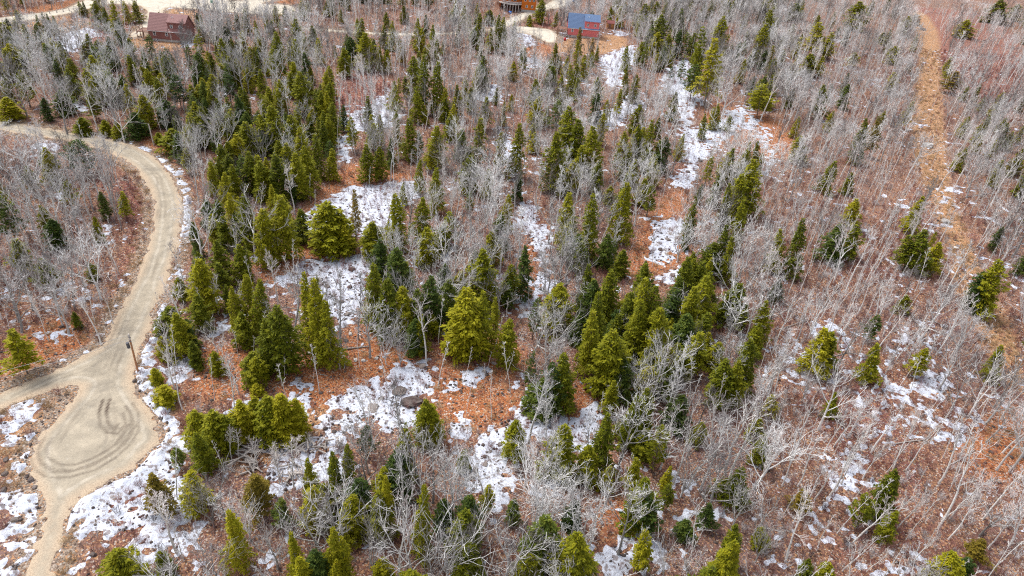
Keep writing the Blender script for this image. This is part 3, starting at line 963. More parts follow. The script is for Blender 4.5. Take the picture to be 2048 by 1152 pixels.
# ------------------------------------------------------------------ conifers read off the photograph:
# apex x, apex y, length, crown width, form (c cone, b broad, l loose, p pine), tone (o olive, g green, d dark, b bronze)
CON = """157 3 28 14 c g;165 3 28 12 c g;187 5 46 28 c g;206 15 45 20 c g;222 2 78 30 l o;232 40 44 30 c o;247 3 40 18 c o;268 2 38 22 c g;72 30 40 13 c g;83 28 45 14 c g;93 28 45 14 c g;105 32 32 14 c g;32 20 22 20 l g;28 40 26 22 l g;5 45 50 40 b o;20 88 60 45 b o;8 98 60 40 c o;42 100 52 36 b g;193 80 30 24 b g;180 112 72 34 b o;186 145 60 30 c o;285 100 55 22 c d;260 117 45 24 c d;310 115 45 26 b o;341 107 30 16 b o;457 114 55 34 b o;472 118 50 24 c g;440 128 45 24 c o;510 42 58 16 c o;508 95 50 18 c g;207 240 27 27 b g;233 245 28 24 b g;178 180 56 36 l o;283 190 60 38 b o;265 225 46 40 b d;160 235 30 35 b g;340 258 45 46 b g;315 265 20 20 b g;400 216 70 38 b o;432 198 60 26 c g;350 150 60 45 p d;385 225 50 30 b g;12 195 40 42 b o;490 245 62 46 b g;470 270 55 40 b o;448 345 66 32 c o;420 325 60 28 c g;435 318 56 24 c g;497 305 72 36 b g;462 330 60 30 c g;602 0 35 22 c g;590 38 60 30 c g;624 52 50 22 c g;552 65 86 36 c g;589 80 70 26 c o;682 17 26 12 c g;722 37 50 26 c g;731 66 66 36 b o;759 93 46 18 b o;774 100 40 18 b o;688 97 50 30 b o;700 75 50 32 b d;748 78 46 20 b g;785 43 50 20 c g;768 55 35 18 c g;805 88 36 16 b b;772 25 30 18 c g;836 38 56 22 c g;866 50 76 24 c g;852 30 40 18 c d;808 12 30 18 c g;912 2 30 18 c o;960 27 50 26 c g;980 20 26 25 b g;999 30 66 22 c g;1008 35 60 20 c o;828 113 76 32 b g;848 113 100 34 b g;875 125 92 36 b g;789 163 50 26 c g;834 183 56 28 c g;915 170 60 22 c g;907 210 55 22 c o;1009 203 45 14 c g;600 145 76 42 b o;658 133 55 24 b g;658 165 50 24 b g;638 180 52 26 b g;585 125 60 30 b o;702 235 60 28 l g;742 230 60 22 c g;760 230 56 20 c o;792 222 60 20 c o;820 238 72 36 c g;655 228 56 22 c g;645 243 60 28 c g;875 253 76 40 b g;961 237 92 40 l o;1003 265 72 30 l o;540 212 82 50 b g;520 230 62 40 b g;600 256 72 32 b o;630 270 76 32 c g;610 293 78 38 b g;662 298 56 27 b o;592 307 82 40 b g;550 310 82 46 b g;520 322 72 40 b g;532 335 60 30 b o;542 370 60 26 c o;732 290 66 32 b g;758 293 60 30 b g;782 277 52 22 c d;840 320 60 22 c g;872 337 80 34 c g;807 365 40 16 c g;860 300 40 20 l o;1084 0 42 26 b g;1060 30 20 16 b o;1030 43 50 18 c g;1112 87 50 22 c g;1160 55 60 22 l b;1157 80 55 20 l o;1187 77 46 18 l b;1196 90 30 11 c g;1170 110 45 18 b o;1142 130 60 22 b g;1104 118 42 24 b o;1197 155 45 24 b g;1254 92 45 20 c g;1287 113 20 12 b b;1254 130 60 18 c o;1274 150 50 20 b g;1324 30 66 38 b g;1315 65 42 30 b o;1340 70 46 26 b o;1290 8 40 30 b o;1314 3 40 20 b g;1364 18 56 24 c d;1377 66 46 26 p d;1360 60 50 24 c d;1430 77 122 58 l o;1405 55 90 36 p g;1447 33 72 34 b g;1400 90 70 30 b g;1390 130 60 42 p d;1530 50 60 30 b g;1525 170 58 52 p g;1366 120 40 22 p d;1344 133 26 14 p d;1437 208 46 18 c g;1411 228 45 18 c g;1427 215 40 16 c o;1460 230 30 16 b g;1117 200 62 34 p d;1140 215 92 50 b g;1157 240 82 42 b g;1041 247 96 38 c o;1115 265 104 48 b o;1187 253 92 44 b g;1197 323 60 30 b g;1127 330 56 28 b o;1250 263 52 24 b g;1279 250 66 26 c g;1304 240 82 28 c g;1310 310 56 28 b g;1255 350 60 30 c g;1220 372 32 24 b g;1500 285 52 18 c g;1517 283 62 22 c g;1467 297 62 26 c g;1494 300 62 28 c g;1510 320 98 50 b g;1483 350 84 42 b g;1460 367 84 28 c o;1254 366 104 44 c o;1543 20 60 30 b g;1594 7 30 24 b d;1720 3 52 42 b g;1640 45 62 50 l o;1665 65 50 32 l o;1596 83 30 18 c o;1622 108 40 36 b o;1645 113 36 26 l o;1648 170 62 28 b g;1768 65 20 24 b o;1793 92 32 28 b o;1710 105 26 26 l o;1790 145 40 30 l o;1822 122 22 18 l b;1603 273 46 34 b g;1733 237 82 28 c g;1758 232 76 26 l b;1703 345 40 22 b o;1935 40 32 38 b o;2003 0 42 46 b g;2036 8 30 26 b o;2015 245 50 24 c d;1912 143 40 42 l b;1833 28 20 20 b g;2043 305 40 24 b g;100 440 52 42 b d;187 434 46 22 b o;200 384 50 24 b d;83 517 52 50 l g;180 527 30 22 b g;20 660 82 62 l o;147 624 30 18 b g;27 480 60 52 l g;457 387 82 34 c o;487 390 92 46 b g;385 445 60 28 c d;443 434 60 32 b g;393 504 52 34 b g;433 481 72 40 b g;395 520 92 62 b o;393 590 62 42 b g;335 615 46 52 b g;323 674 38 30 b o;383 684 46 30 b g;428 704 40 30 b o;463 574 82 32 c g;490 550 92 42 b g;480 625 62 42 b g;505 705 50 52 b o;307 737 28 26 b o;450 570 50 24 c g;478 490 72 42 b g;524 420 98 52 b o;560 393 112 54 b g;655 408 82 82 b o;680 425 66 46 b o;688 452 50 36 b o;745 445 62 52 b o;793 390 98 48 c g;846 397 78 42 c g;708 380 90 28 l b;795 497 82 52 b d;745 530 112 52 b g;775 560 98 56 b g;805 575 88 52 b g;969 500 102 62 b g;932 580 118 82 b o;968 585 118 48 c g;992 597 92 32 b g;1018 390 60 26 c o;842 630 70 28 c o;862 553 92 46 b d;835 580 82 42 b d;607 548 132 42 c o;628 560 142 58 c o;650 605 112 52 b g;555 612 118 72 b g;517 560 98 42 b g;530 640 92 52 b g;510 715 50 42 b o;633 550 62 14 c g;812 525 52 32 b g;1020 640 82 46 b g;1138 387 92 44 c g;1185 390 112 46 c g;1052 495 92 42 b d;1488 400 92 30 c g;1178 530 88 38 c g;1223 543 102 52 b g;1291 528 62 38 b g;1378 515 92 42 b g;1403 525 62 38 b g;1453 450 92 34 c g;1465 475 82 34 c o;1120 570 82 62 b g;1198 587 122 54 c g;1187 625 112 48 c g;1291 558 132 58 b g;1313 575 122 52 b g;1323 617 112 58 b g;1284 600 112 52 b g;1262 585 90 44 b g;1228 660 112 82 b o;1413 553 92 52 b g;1390 575 90 46 b g;1375 630 72 62 b d;1357 690 60 62 b g;1503 680 92 46 b g;1451 720 84 56 b g;1478 722 84 42 b o;1440 685 52 42 b g;1532 602 76 38 b o;1075 597 72 30 p d;1374 470 26 16 b d;1105 730 82 52 p d;1130 710 92 52 b g;1066 705 72 26 p d;1165 620 62 36 b d;1562 460 76 34 c g;1608 437 106 40 b g;1712 398 50 32 b o;1680 450 66 52 b d;1712 450 60 36 b g;1850 460 78 48 b g;1880 485 56 36 b o;1820 470 62 42 l g;1997 520 102 52 b g;1970 545 72 46 b d;1815 590 32 27 c g;1942 595 22 17 b b;1650 658 82 52 b o;1665 665 70 44 b o;1755 687 72 38 c g;2005 690 66 34 c g;388 822 62 52 b o;424 825 66 62 b g;445 832 60 50 b g;480 802 66 52 b o;505 795 60 46 b o;325 772 32 42 b o;303 950 72 62 l b;380 945 66 52 b o;460 1022 102 48 b o;232 1102 62 72 b o;320 1105 42 36 b g;350 897 36 34 p d;507 950 72 62 l b;512 768 20 26 b o;532 795 72 62 b g;562 790 76 58 b o;590 800 62 42 b o;850 800 78 46 b g;866 812 70 40 b g;812 848 92 36 c g;803 885 82 44 b g;695 890 92 36 c g;665 905 82 40 b g;615 918 72 30 c g;772 952 102 38 c o;757 985 82 50 b g;848 973 122 48 b o;583 1068 92 38 c o;665 1058 102 48 b g;685 1075 92 38 c o;600 1115 82 52 b o;672 1122 62 38 c o;705 995 62 62 b g;718 960 72 62 b d;795 905 82 62 b d;978 970 52 36 l o;940 1090 62 62 b g;518 955 40 34 l b;630 1100 72 62 b d;765 1118 42 40 b o;732 852 52 32 p d;930 900 36 24 b g;1034 843 62 46 b g;1130 853 88 66 b g;1180 893 62 48 b g;1215 830 102 50 b g;1273 795 92 42 b g;1297 778 82 42 b g;1228 762 62 32 b g;1090 760 62 62 b d;1290 960 82 62 b g;1297 995 62 62 p d;1273 917 62 42 l o;1293 1062 76 48 l o;1157 1066 112 84 b o;1090 1035 92 84 b d;1472 1052 72 42 b g;1468 1082 92 58 c o;1527 1055 36 32 b g;1362 790 62 52 b d;1030 1000 42 30 b d;1374 1040 36 38 b d;1060 1110 52 62 b g;1546 790 42 38 l o;1672 785 46 26 c g;1790 940 92 48 b g;1736 990 62 42 p g;1610 980 42 46 l b;1905 1105 62 62 b o;1965 1080 42 44 l b;1660 1127 42 42 b o;1620 1120 40 30 b g;1530 870 52 32 b g;1935 1115 46 44 b d;150 280 62 64 p d;760 480 70 40 b d;900 560 80 44 b d;830 640 60 40 b d;1020 560 50 26 b d;1160 470 60 40 b d;600 420 60 36 b g;410 400 52 30 b d;440 290 56 30 b g;560 160 60 30 c g;1215 470 60 40 b d;1420 1010 44 40 l d;1560 560 40 24 b d;560 1000 50 44 l d;890 1000 60 44 b d;1150 1000 50 44 b d;370 640 50 34 b d;240 150 50 30 c d;120 180 44 40 b d;330 200 46 40 b d;380 170 46 30 c g;480 175 50 26 c g;520 140 50 24 c g;410 120 44 24 c g;1190 560 80 50 b d;1250 720 70 50 b d;1330 720 60 50 b d"""
# bare trees: apex x, y, length, type (s spreading, v many-stemmed, n narrow, b birch)
BARE = """25 140 90 s;100 150 110 s;165 145 108 b;225 185 92 s;290 160 86 s;320 145 76 b;350 120 90 s;200 85 90 n;75 95 60 b;445 200 72 s;400 250 60 s;140 290 90 v;60 240 72 s;645 70 82 s;608 190 76 s;570 275 52 s;750 240 104 s;875 200 58 b;915 225 92 s;940 315 90 s;890 290 62 b;990 280 100 s;560 150 62 s;1300 40 72 b;1380 10 64 b;1425 15 72 s;1475 110 124 s;1240 305 72 s;1290 300 62 v;1340 250 92 b;1290 350 92 s;1100 100 62 s;1330 25 62 n;1460 15 72 b;1560 110 122 b;1595 125 92 s;1620 40 62 b;1945 190 88 b;1690 240 72 b;1790 285 62 b;1920 290 92 b;2005 245 64 b;1985 10 52 b;2040 60 60 b;2040 300 112 b;35 410 62 s;55 400 82 b;80 400 72 b;120 390 82 s;30 510 118 s;110 500 112 s;150 450 92 s;100 560 102 s;210 450 92 b;160 560 122 b;200 560 82 b;400 420 88 b;460 440 82 b;345 560 118 b;475 560 92 b;455 665 112 b;420 630 72 s;480 580 60 n;535 565 82 s;575 545 112 s;640 530 52 n;672 530 155 n;710 545 120 n;735 590 112 s;770 620 98 v;800 640 82 v;855 575 132 b;830 460 82 s;890 430 102 s;885 520 92 s;955 430 112 v;985 440 96 s;1010 430 104 s;745 500 52 s;905 520 104 s;795 460 52 s;1110 385 92 s;1100 500 82 s;1150 470 104 v;1235 430 92 n;1390 390 124 v;1420 490 62 b;1155 590 68 b;1255 620 72 v;1375 580 78 s;1405 640 72 s;1290 700 92 v;1345 690 104 b;1370 730 62 v;1480 640 84 v;1125 650 84 v;1140 730 52 n;1500 470 122 b;1520 430 132 b;1515 380 92 b;1590 415 62 b;1640 405 78 b;1655 440 82 b;1695 435 104 b;1685 510 82 s;1580 515 104 b;1610 500 82 b;1720 440 122 b;1745 460 122 b;1755 540 92 b;1730 550 82 b;1800 540 118 b;1840 530 62 s;1855 550 62 b;1895 545 62 b;1950 480 112 b;2000 430 92 b;2030 400 92 b;1650 575 72 b;1695 580 82 b;1590 590 112 b;1930 610 92 b;1850 660 72 s;1880 680 72 s;1830 635 92 b;1920 700 62 b;1990 640 82 b;1585 700 92 b;1640 720 82 v;1800 690 80 b;310 965 132 b;480 980 92 v;730 860 122 s;870 870 122 s;895 880 112 n;795 975 160 b;680 955 78 b;740 1030 114 v;905 990 155 v;860 1080 82 v;570 990 92 v;540 1050 80 s;960 1030 92 s;975 900 82 s;1110 775 104 n;1065 870 92 s;1090 930 130 v;1125 935 130 v;1170 960 112 s;1230 925 92 s;1240 815 78 b;1360 805 112 b;1350 840 92 s;1390 840 122 b;1400 780 82 s;1420 850 122 b;1465 785 132 b;1500 820 122 s;1530 780 182 b;1460 900 132 s;1420 1010 92 b;1110 1060 90 s;1500 970 92 s;1360 1060 92 v;1400 1090 80 v;1560 790 92 v;1640 800 132 b;1575 840 112 v;1650 860 112 b;1800 800 108 b;1735 850 142 b;1680 900 100 b;1650 935 72 b;1740 860 110 b;1770 975 122 b;1830 960 104 b;2000 880 192 b;1560 1020 104 v;1770 1085 62 b;1870 1060 72 b;1940 960 90 b;2030 800 92 s;2020 990 92 s;1700 800 104 b;1720 790 104 b;1850 830 110 b;1980 820 100 b;495 880 62 b;505 870 58 b;545 880 80 b;553 890 70 b;575 880 86 b;595 870 62 b;618 865 36 b;450 855 60 b;465 850 60 b"""

toneword = {'o': 'olive', 'g': 'green', 'd': 'dark green', 'b': 'bronze'}
occupied = []
counts = {}
def unique_name(base):
    return base      # Blender adds its own suffix

def add_tree(name, cat, form, G, h, r, tone, phrase, px, py, group, lean=.02, R=random, axis=None):
    t, c = FORMS[form][R.randrange(len(FORMS[form]))]
    root = bpy.data.objects.new(name, None)
    COL.objects.link(root)
    root.empty_display_size = .5
    root.location = (G[0], G[1], G[2])
    root.rotation_euler = (R.gauss(0, lean), R.gauss(0, lean), R.uniform(0, 6.28))
    if axis is not None:
        q = Vector(axis).to_track_quat('Z', 'Y').to_matrix() @ Matrix.Rotation(R.uniform(0, 6.28), 3, 'Z')
        root.rotation_euler = q.to_euler()
    s = h / 10.0
    rs = r / 2.0 if r else s * R.uniform(.85, 1.2)
    root.scale = (rs, rs * R.uniform(.9, 1.1), s)
    root['category'] = cat
    root['group'] = group
    a = bpy.data.objects.new('trunk', t); COL.objects.link(a); a.parent = root
    if r:
        k = max(.35, min(1.0, s / rs)); a.scale = (k, k, 1)
    b2 = bpy.data.objects.new('crown', c); COL.objects.link(b2); b2.parent = root
    if tone:
        b2.material_slots[0].link = 'OBJECT'
        b2.material_slots[0].material = m_fol[tone]
    want_label(root, phrase, px, py)
    occupied.append((G[0], G[1]))
    return root

def size_word(h, kind='c'):
    lo, mid, hi = (5.0, 8.0, 11.0) if kind == 'c' else (6.0, 9.0, 12.5)
    return 'low' if h < lo else 'short' if h < mid else 'tall' if h < hi else 'towering'

rt = random.Random(11)
con_list = []
for row in CON.replace('\n', '').split(';'):
    a = row.split()
    con_list.append((float(a[0]), float(a[1]), float(a[2]), float(a[3]), a[4], a[5]))
for (ax, ay, L, w, f, tone) in con_list:
    G, h, r, AX = stand(ax, ay, L * 1.14, w, 1.0 if ax < 1100 else .62)
    form = {'c': 'cone', 'b': 'broad', 'l': 'loose', 'p': 'pine'}[f]
    if form == 'broad' and r / h < .17:
        form = 'cone'
    r *= 1.16
    name, cat, kw = {'cone': ('hemlock_tree', 'hemlock', 'conical hemlock'), 'broad': ('hemlock_tree', 'hemlock', 'full hemlock'),
                     'loose': ('pine_tree', 'pine', 'loose-crowned pine'), 'pine': ('fir_tree', 'fir', 'layered fir')}[form]
    if form == 'cone' and (tone == 'd' or h > 9.5):
        name, cat, kw = 'spruce_tree', 'spruce', 'pointed spruce'
    add_tree(name, cat, form, G, h, r, tone, f"{size_word(h)} {toneword[tone]}|{kw}", ax, ay + L * .6, 'evergreen trees on the hillside', R=rt, axis=AX)
print('conifers', len(con_list))
for row in BARE.replace('\n', '').split(';'):
    a = row.split()
    ax, ay, L, f = float(a[0]), float(a[1]), float(a[2]), a[3]
    G, h, _, AX = stand(ax, ay, L * 1.12, 10)
    form = {'s': 'spread', 'v': 'vase', 'n': 'narrow', 'b': 'birch'}[f]
    name, cat, kw = {'s': ('bare_tree', 'tree', 'grey spreading leafless tree'), 'v': ('bare_tree', 'tree', 'many-stemmed leafless tree'),
                     'n': ('bare_tree', 'tree', 'narrow leafless tree'), 'b': ('birch_tree', 'birch', 'white-stemmed birch')}[f]
    add_tree(name, cat, form, G, h, None, None, f"{size_word(h, 'b')}|{kw}", ax, ay + L * .6, 'leafless trees on the hillside', lean=.05, R=rt)

CONARR = np.array([(a[0], a[1], a[2], a[3]) for a in con_list])
# ------------------------------------------------------------------ the rest of the woods
HOUSES_PX = [(1165, 78), (1221, 58), (1040, 22), (335, 84), (1148, 0)]
HOUSES_W = [(unproj(*p)[:2], rr) for p, rr in zip(HOUSES_PX, (11, 4, 15, 11, 6))]
def rates(px, py):
    """chance per 3.1 m cell of (conifer, grey tree, birch, pole)"""
    if px < 330 and py > 230:
        return (.07, .50, .14, .26) if py < 700 else (.0, .0, .0, .05)
    if px > 1780 and py < 560:
        return (.06, .26, .16, .26)
    if px > 1540 and py > 380 or px > 1600:
        return (.02, .10, .20, .42)
    if py < 110:
        return (.11, .34, .14, .28)
    if 370 < px < 700 and 190 < py < 500:
        return (.50, .20, .05, .05)
    if 1160 < px < 1450 and 520 < py < 800:
        return (.55, .16, .02, .06)
    if px < 640 and py < 540:
        return (.30, .26, .08, .14)
    if py < 350:
        return (.09, .20, .12, .44) if 660 < px < 1330 else (.11, .40, .14, .22)
    if px < 640 and py < 860:
        return (.08, .14, .14, .40)
    if py > 930 and px > 430:
        return (.22, .42, .05, .18)
    if py > 700 and px > 1290:
        return (.08, .46, .16, .28)
    if px > 1480:
        return (.04, .30, .24, .38)
    return (.13, .34, .07, .30)

occ = {}
def occ_add(x, y):
    occ.setdefault((int(x // 2), int(y // 2)), []).append((x, y))
def occ_near(x, y, d):
    i, j = int(x // 2), int(y // 2)
    for a in (-1, 0, 1):
        for c in (-1, 0, 1):
            for q in occ.get((i + a, j + c), ()):
                if (q[0] - x) ** 2 + (q[1] - y) ** 2 < d * d:
                    return True
    return False
for q in occupied:
    occ_add(*q)
cand = []
rf = random.Random(23)
S = 3.1
yy = 22.0
while yy < 430:
    xx = -310.0
    while xx < 310:
        x = xx + rf.uniform(0, S); y = yy + rf.uniform(0, S)
        xx += S
        px, py, dep = proj((x, y, 0))
        if px < -500 or px > 2600 or py > 1500 or py < -160:
            continue
        u = rf.random()
        road = max(float(samp(F_ROAD, x, y)), float(samp(F_FAR, x, y)))
        if road > -1.6:
            continue
        if any((x - p[0]) ** 2 + (y - p[1]) ** 2 < r * r for p, r in HOUSES_W):
            continue
        cl = float(samp(F_CLEAR, x, y)); ru = float(samp(F_RUST, x, y)); tn = float(samp(F_TAN, x, y)); rd = float(samp(F_RED, x, y))
        a, bb_, c, d = rates(px, py)
        if cl > -.5 or tn > -1:
            a = bb_ = c = 0; d = .20 if cl > 0 else .05
        elif ru > 0 and px < 1600 and py > 60:
            a, bb_, c, d = 0, .03, .02, .30
        elif road > -3.2:
            a, bb_, c, d = a * .3, .06, .04, .15
        if rd > 0:
            a, bb_ = 0, bb_ * .3
        if occ_near(x, y, 1.3):
            continue
        th = float(samp(F_THICK, x, y))
        if th > 0 and cl < 0:
            a, bb_, c, d = a * .2, .04, .12, .80
        # how much of the open ground, the road and the evergreens behind would this tree hide?
        lp = 9.0 * FOC / dep * .8
        q = unproj0(px + (px - NAD[0]) * .25 * lp / 1900, py - lp * .55)
        cover = max(float(samp(F_CLEAR, q[0], q[1])), float(samp(F_ROAD, q[0], q[1])) + 1, float(samp(F_RUST, q[0], q[1])) if px < 1600 else -1)
        hid = ((np.abs(CONARR[:, 0] - px) < CONARR[:, 3] * .55) & (py > CONARR[:, 1] + CONARR[:, 2] * .9) & (py - lp < CONARR[:, 1] + CONARR[:, 2] * .75)).any()
        kk = 1.0
        far_c = max(float(samp(F_FAR, q[0], q[1])), float(samp(F_TAN, q[0], q[1])), float(samp(F_ROAD, q[0], q[1])) if px < 420 and py < 420 else -1)
        if any((q[0] - p[0]) ** 2 + (q[1] - p[1]) ** 2 < 150 for p, r in HOUSES_W): far_c = 1
        if far_c > -.5: kk *= .12; cover = 1
        if cover > 0: kk *= .3
        if hid: kk *= .4
        a *= kk if cover > 0 else (.6 if hid else 1.0); bb_ *= kk; c *= kk; d *= max(kk, .6)
        if 470 < px < 690 and 868 < py < 1015:
            a = bb_ = 0
        if u < a: f = 'con'
        elif u < a + bb_: f = 'bare'
        elif u < a + bb_ + c: f = 'birch'
        elif u < a + bb_ + c + d: f = 'pole'
        else:
            continue
        inv = -60 < px < 2108 and 0 < py < 1300
        cand.append((f, x, y, px, py, dep, inv))
        occ_add(x, y)
    yy += S
cand.sort(key=lambda t: (not t[6], t[5]))
have = {'con': 0, 'bare': 0, 'birch': 0, 'pole': 0}
quota = {'con': 90, 'bare': 180, 'birch': 150, 'pole': 240}
rest_bare, rest_con = [], []
for f, x, y, px, py, dep, inv in cand:
    z = float(hgt(x, y))
    if f == 'con':
        form = rf.choice(('broad', 'broad', 'broad', 'cone', 'loose', 'pine')); h = rf.uniform(4, 8.5) if py > 500 else rf.uniform(5, 9)
        r = h * rf.uniform(.21, .33); tone = rf.choice('ggdogo')
    elif f == 'bare':
        form = rf.choice(('spread', 'spread', 'spread', 'vase', 'narrow', 'narrow')); h = rf.uniform(8.5, 14)
    elif f == 'birch':
        form = 'birch'; h = rf.uniform(8, 13)
    else:
        form = 'pole'; h = rf.uniform(4, 9.5)
    if inv and have[f] < quota[f] and (py > 130):
        have[f] += 1
        G = (x, y, z)
        if f == 'con':
            add_tree('fir_tree' if form == 'pine' else 'pine_tree' if form == 'loose' else 'hemlock_tree',
                     'fir' if form == 'pine' else 'pine' if form == 'loose' else 'hemlock', form, G, h, r, tone,
                     f"half-hidden {toneword[tone]}|young " + ('fir' if form == 'pine' else 'pine' if form == 'loose' else 'hemlock'), px, py - 40, 'evergreen trees on the hillside', R=rf)
        else:
            nm, ct, kw = {'bare': ('bare_tree', 'tree', {'spread': 'grey spreading leafless tree', 'vase': 'many-stemmed leafless tree', 'narrow': 'narrow leafless tree'}.get(form)),
                          'birch': ('birch_tree', 'birch', 'white-stemmed birch'), 'pole': ('sapling', 'sapling', 'thin leafless sapling')}[f]
            add_tree(nm, ct, form, G, h, None, None, f"{size_word(h, 'b')}|{kw}", px, py - (20 if f == 'pole' else 45),
                     'leafless saplings' if f == 'pole' else 'leafless trees on the hillside', lean=.06, R=rf)
    else:
        (rest_con if f == 'con' else rest_bare).append((x, y, z, h, form))
print('filler', len(cand), have, len(rest_bare), len(rest_con))

# ------------------------------------------------------------------ masses nobody could count: one object each, instancing shared plant meshes
def join_src(name, pair, tone=None):
    t, c = pair
    tv = [v.co[:] for v in t.vertices]; cv = [v.co[:] for v in c.vertices]
    nF = [tuple(p.vertices) for p in t.polygons] + [tuple(i + len(tv) for i in p.vertices) for p in c.polygons]
    me = mesh_of(name, tv + cv, np.asarray(nF, np.int32))
    me.materials.append(t.materials[0]); me.materials.append(m_fol[tone] if tone else c.materials[0])
    me.polygons.foreach_set('material_index', np.array([0] * len(t.polygons) + [1] * len(c.polygons), np.int32))
    return bpy.data.objects.new(name, me)

def stuff_instances(name, pts, sources, label_cat=None):
    """pts: rows x y z rx ry rz sx sz variant"""
    src = bpy.data.collections.new(name + '_plants')
    for o in sources:
        src.objects.link(o)
    P = np.asarray(pts, np.float32)
    me = bpy.data.meshes.new(name)
    me.vertices.add(len(P)); me.vertices.foreach_set('co', P[:, :3].ravel().copy())
    def at(nm, ty, arr, key='value'):
        a = me.attributes.new(nm, ty, 'POINT'); a.data.foreach_set(key, np.ascontiguousarray(arr).ravel())
    at('rot', 'FLOAT_VECTOR', P[:, 3:6], 'vector')
    at('scl', 'FLOAT_VECTOR', np.stack([P[:, 6], P[:, 6], P[:, 7]], -1).astype(np.float32), 'vector')
    at('vid', 'INT', P[:, 8].astype(np.int32))
    o = bpy.data.objects.new(name, me); COL.objects.link(o)
    o['kind'] = 'stuff'
    ng = bpy.data.node_groups.new(name, 'GeometryNodeTree')
    ng.interface.new_socket('Geometry', in_out='INPUT', socket_type='NodeSocketGeometry')
    ng.interface.new_socket('Geometry', in_out='OUTPUT', socket_type='NodeSocketGeometry')
    N, Lk = ng.nodes, ng.links
    gi = N.new('NodeGroupInput'); go = N.new('NodeGroupOutput')
    ip = N.new('GeometryNodeInstanceOnPoints'); ci = N.new('GeometryNodeCollectionInfo')
    ci.inputs['Collection'].default_value = src
    ci.inputs['Separate Children'].default_value = True
    ci.inputs['Reset Children'].default_value = True
    ip.inputs['Pick Instance'].default_value = True
    def na(nm, ty):
        n = N.new('GeometryNodeInputNamedAttribute'); n.data_type = ty; n.inputs['Name'].default_value = nm
        return [s for s in n.outputs if s.enabled and s.name == 'Attribute'][0]
    m2p = N.new('GeometryNodeMeshToPoints')
    Lk.new(gi.outputs[0], m2p.inputs['Mesh']); Lk.new(m2p.outputs[0], ip.inputs['Points'])
    Lk.new(ci.outputs[0], ip.inputs['Instance']); Lk.new(na('vid', 'INT'), ip.inputs['Instance Index'])
    e2r = N.new('FunctionNodeEulerToRotation'); Lk.new(na('rot', 'FLOAT_VECTOR'), e2r.inputs[0])
    Lk.new(e2r.outputs[0], ip.inputs['Rotation']); Lk.new(na('scl', 'FLOAT_VECTOR'), ip.inputs['Scale'])
    Lk.new(ip.outputs[0], go.inputs[0])
    md = o.modifiers.new('scatter', 'NODES'); md.node_group = ng
    return o

order = [('spread', i) for i in range(5)] + [('vase', i) for i in range(3)] + [('narrow', i) for i in range(3)] + [('birch', i) for i in range(5)] + [('pole', i) for i in range(4)]
srcs = [join_src('wood_%02d' % k, FORMS[f][i]) for k, (f, i) in enumerate(order)]
pts = []
for x, y, z, h, form in rest_bare:
    ks = [k for k, (f, i) in enumerate(order) if f == form]
    s = h / 10
    pts.append((x, y, z, rf.gauss(0, .05), rf.gauss(0, .05), rf.uniform(0, 6.28), s * rf.uniform(.85, 1.2), s, rf.choice(ks)))
o = stuff_instances('leafless_woods', pts, srcs)
o['label'] = 'mass of grey leafless trees filling the woods around and beyond the nearer trees'; o['category'] = 'woods'
order2 = [(f, i, t) for f, i, t in (('cone', 0, 'g'), ('cone', 1, 'o'), ('cone', 2, 'd'), ('broad', 0, 'g'), ('broad', 1, 'o'), ('broad', 2, 'd'), ('loose', 0, 'o'), ('loose', 1, 'g'), ('pine', 0, 'd'), ('pine', 1, 'g'))]
srcs = [join_src('evergreen_%02d' % k, FORMS[f][i], t) for k, (f, i, t) in enumerate(order2)]
pts = []
for x, y, z, h, form in rest_con:
    ks = [k for k, q in enumerate(order2) if q[0] == form]
    pts.append((x, y, z, rf.gauss(0, .02), rf.gauss(0, .02), rf.uniform(0, 6.28), h * rf.uniform(.20, .30) / 2, h / 10, rf.choice(ks)))
o = stuff_instances('evergreen_woods', pts, srcs)
o['label'] = 'small evergreens scattered through the far woods'; o['category'] = 'woods'

# undergrowth brush
bsrc = []
for k in range(4):
    V, F = brush(900 + k, 24 if k < 2 else 14, 1.2 if k < 2 else 1.9, .8)
    bsrc.append(bpy.data.objects.new('brush_%02d' % k, to_mesh('brush', V, F, (m_twig_red, m_twig_grey, m_twig_red, m_twig_grey)[k])))
for k in range(2):
    V, F = brush(950 + k, 30, .38, .9)
    bsrc.append(bpy.data.objects.new('brush_%02d' % (4 + k), to_mesh('brush', V, F, m_grass)))
pts = []
def try_brush(x, y, far):
    px, py, dep = proj((x, y, 0))
    if px < -150 or px > 2200 or py > 1300 or py < -60:
        return
    road = max(float(samp(F_ROAD, x, y)), float(samp(F_FAR, x, y)))
    if road > -.5:
        return
    cl = float(samp(F_CLEAR, x, y)); tn = float(samp(F_TAN, x, y)); rd = float(samp(F_RED, x, y)); ru = float(samp(F_RUST, x, y))
    p = .55
    if cl > 0: p = .42
    elif tn > 0: p = .35 if px > 1600 else .12
    elif rd > 0: p = 1.0
    elif ru > 0: p = .22
    if px > 1500 and ru <= 0: p = .8
    p *= .35 + 1.3 * float(vnoise(x, y, 7, 77))
    if rf.random() > p:
        return
    if road > -3 or tn > 0: k = rf.choice((4, 5, 4, 5, 0))
    elif ru > 0: k = rf.choice((0, 2, 4, 5))
    elif rd > 0: k = rf.choice((0, 2, 0))
    elif cl > 0: k = rf.choice((0, 2, 2))
    else: k = rf.choice((0, 1, 2, 2, 3))
    s = rf.uniform(.5, 1.25)
    pts.append((x, y, float(hgt(x, y)), 0, 0, rf.uniform(0, 6.28), s, s, k))
yy = 28.0
while yy < 330:
    st = 1.18 if yy < 150 else 1.8
    hw = yy * .95 + 35
    xx = -hw
    while xx < hw:
        try_brush(xx + rf.uniform(0, st), yy + rf.uniform(0, st), yy > 150)
        xx += st
    yy += st
o = stuff_instances('undergrowth', pts, bsrc)
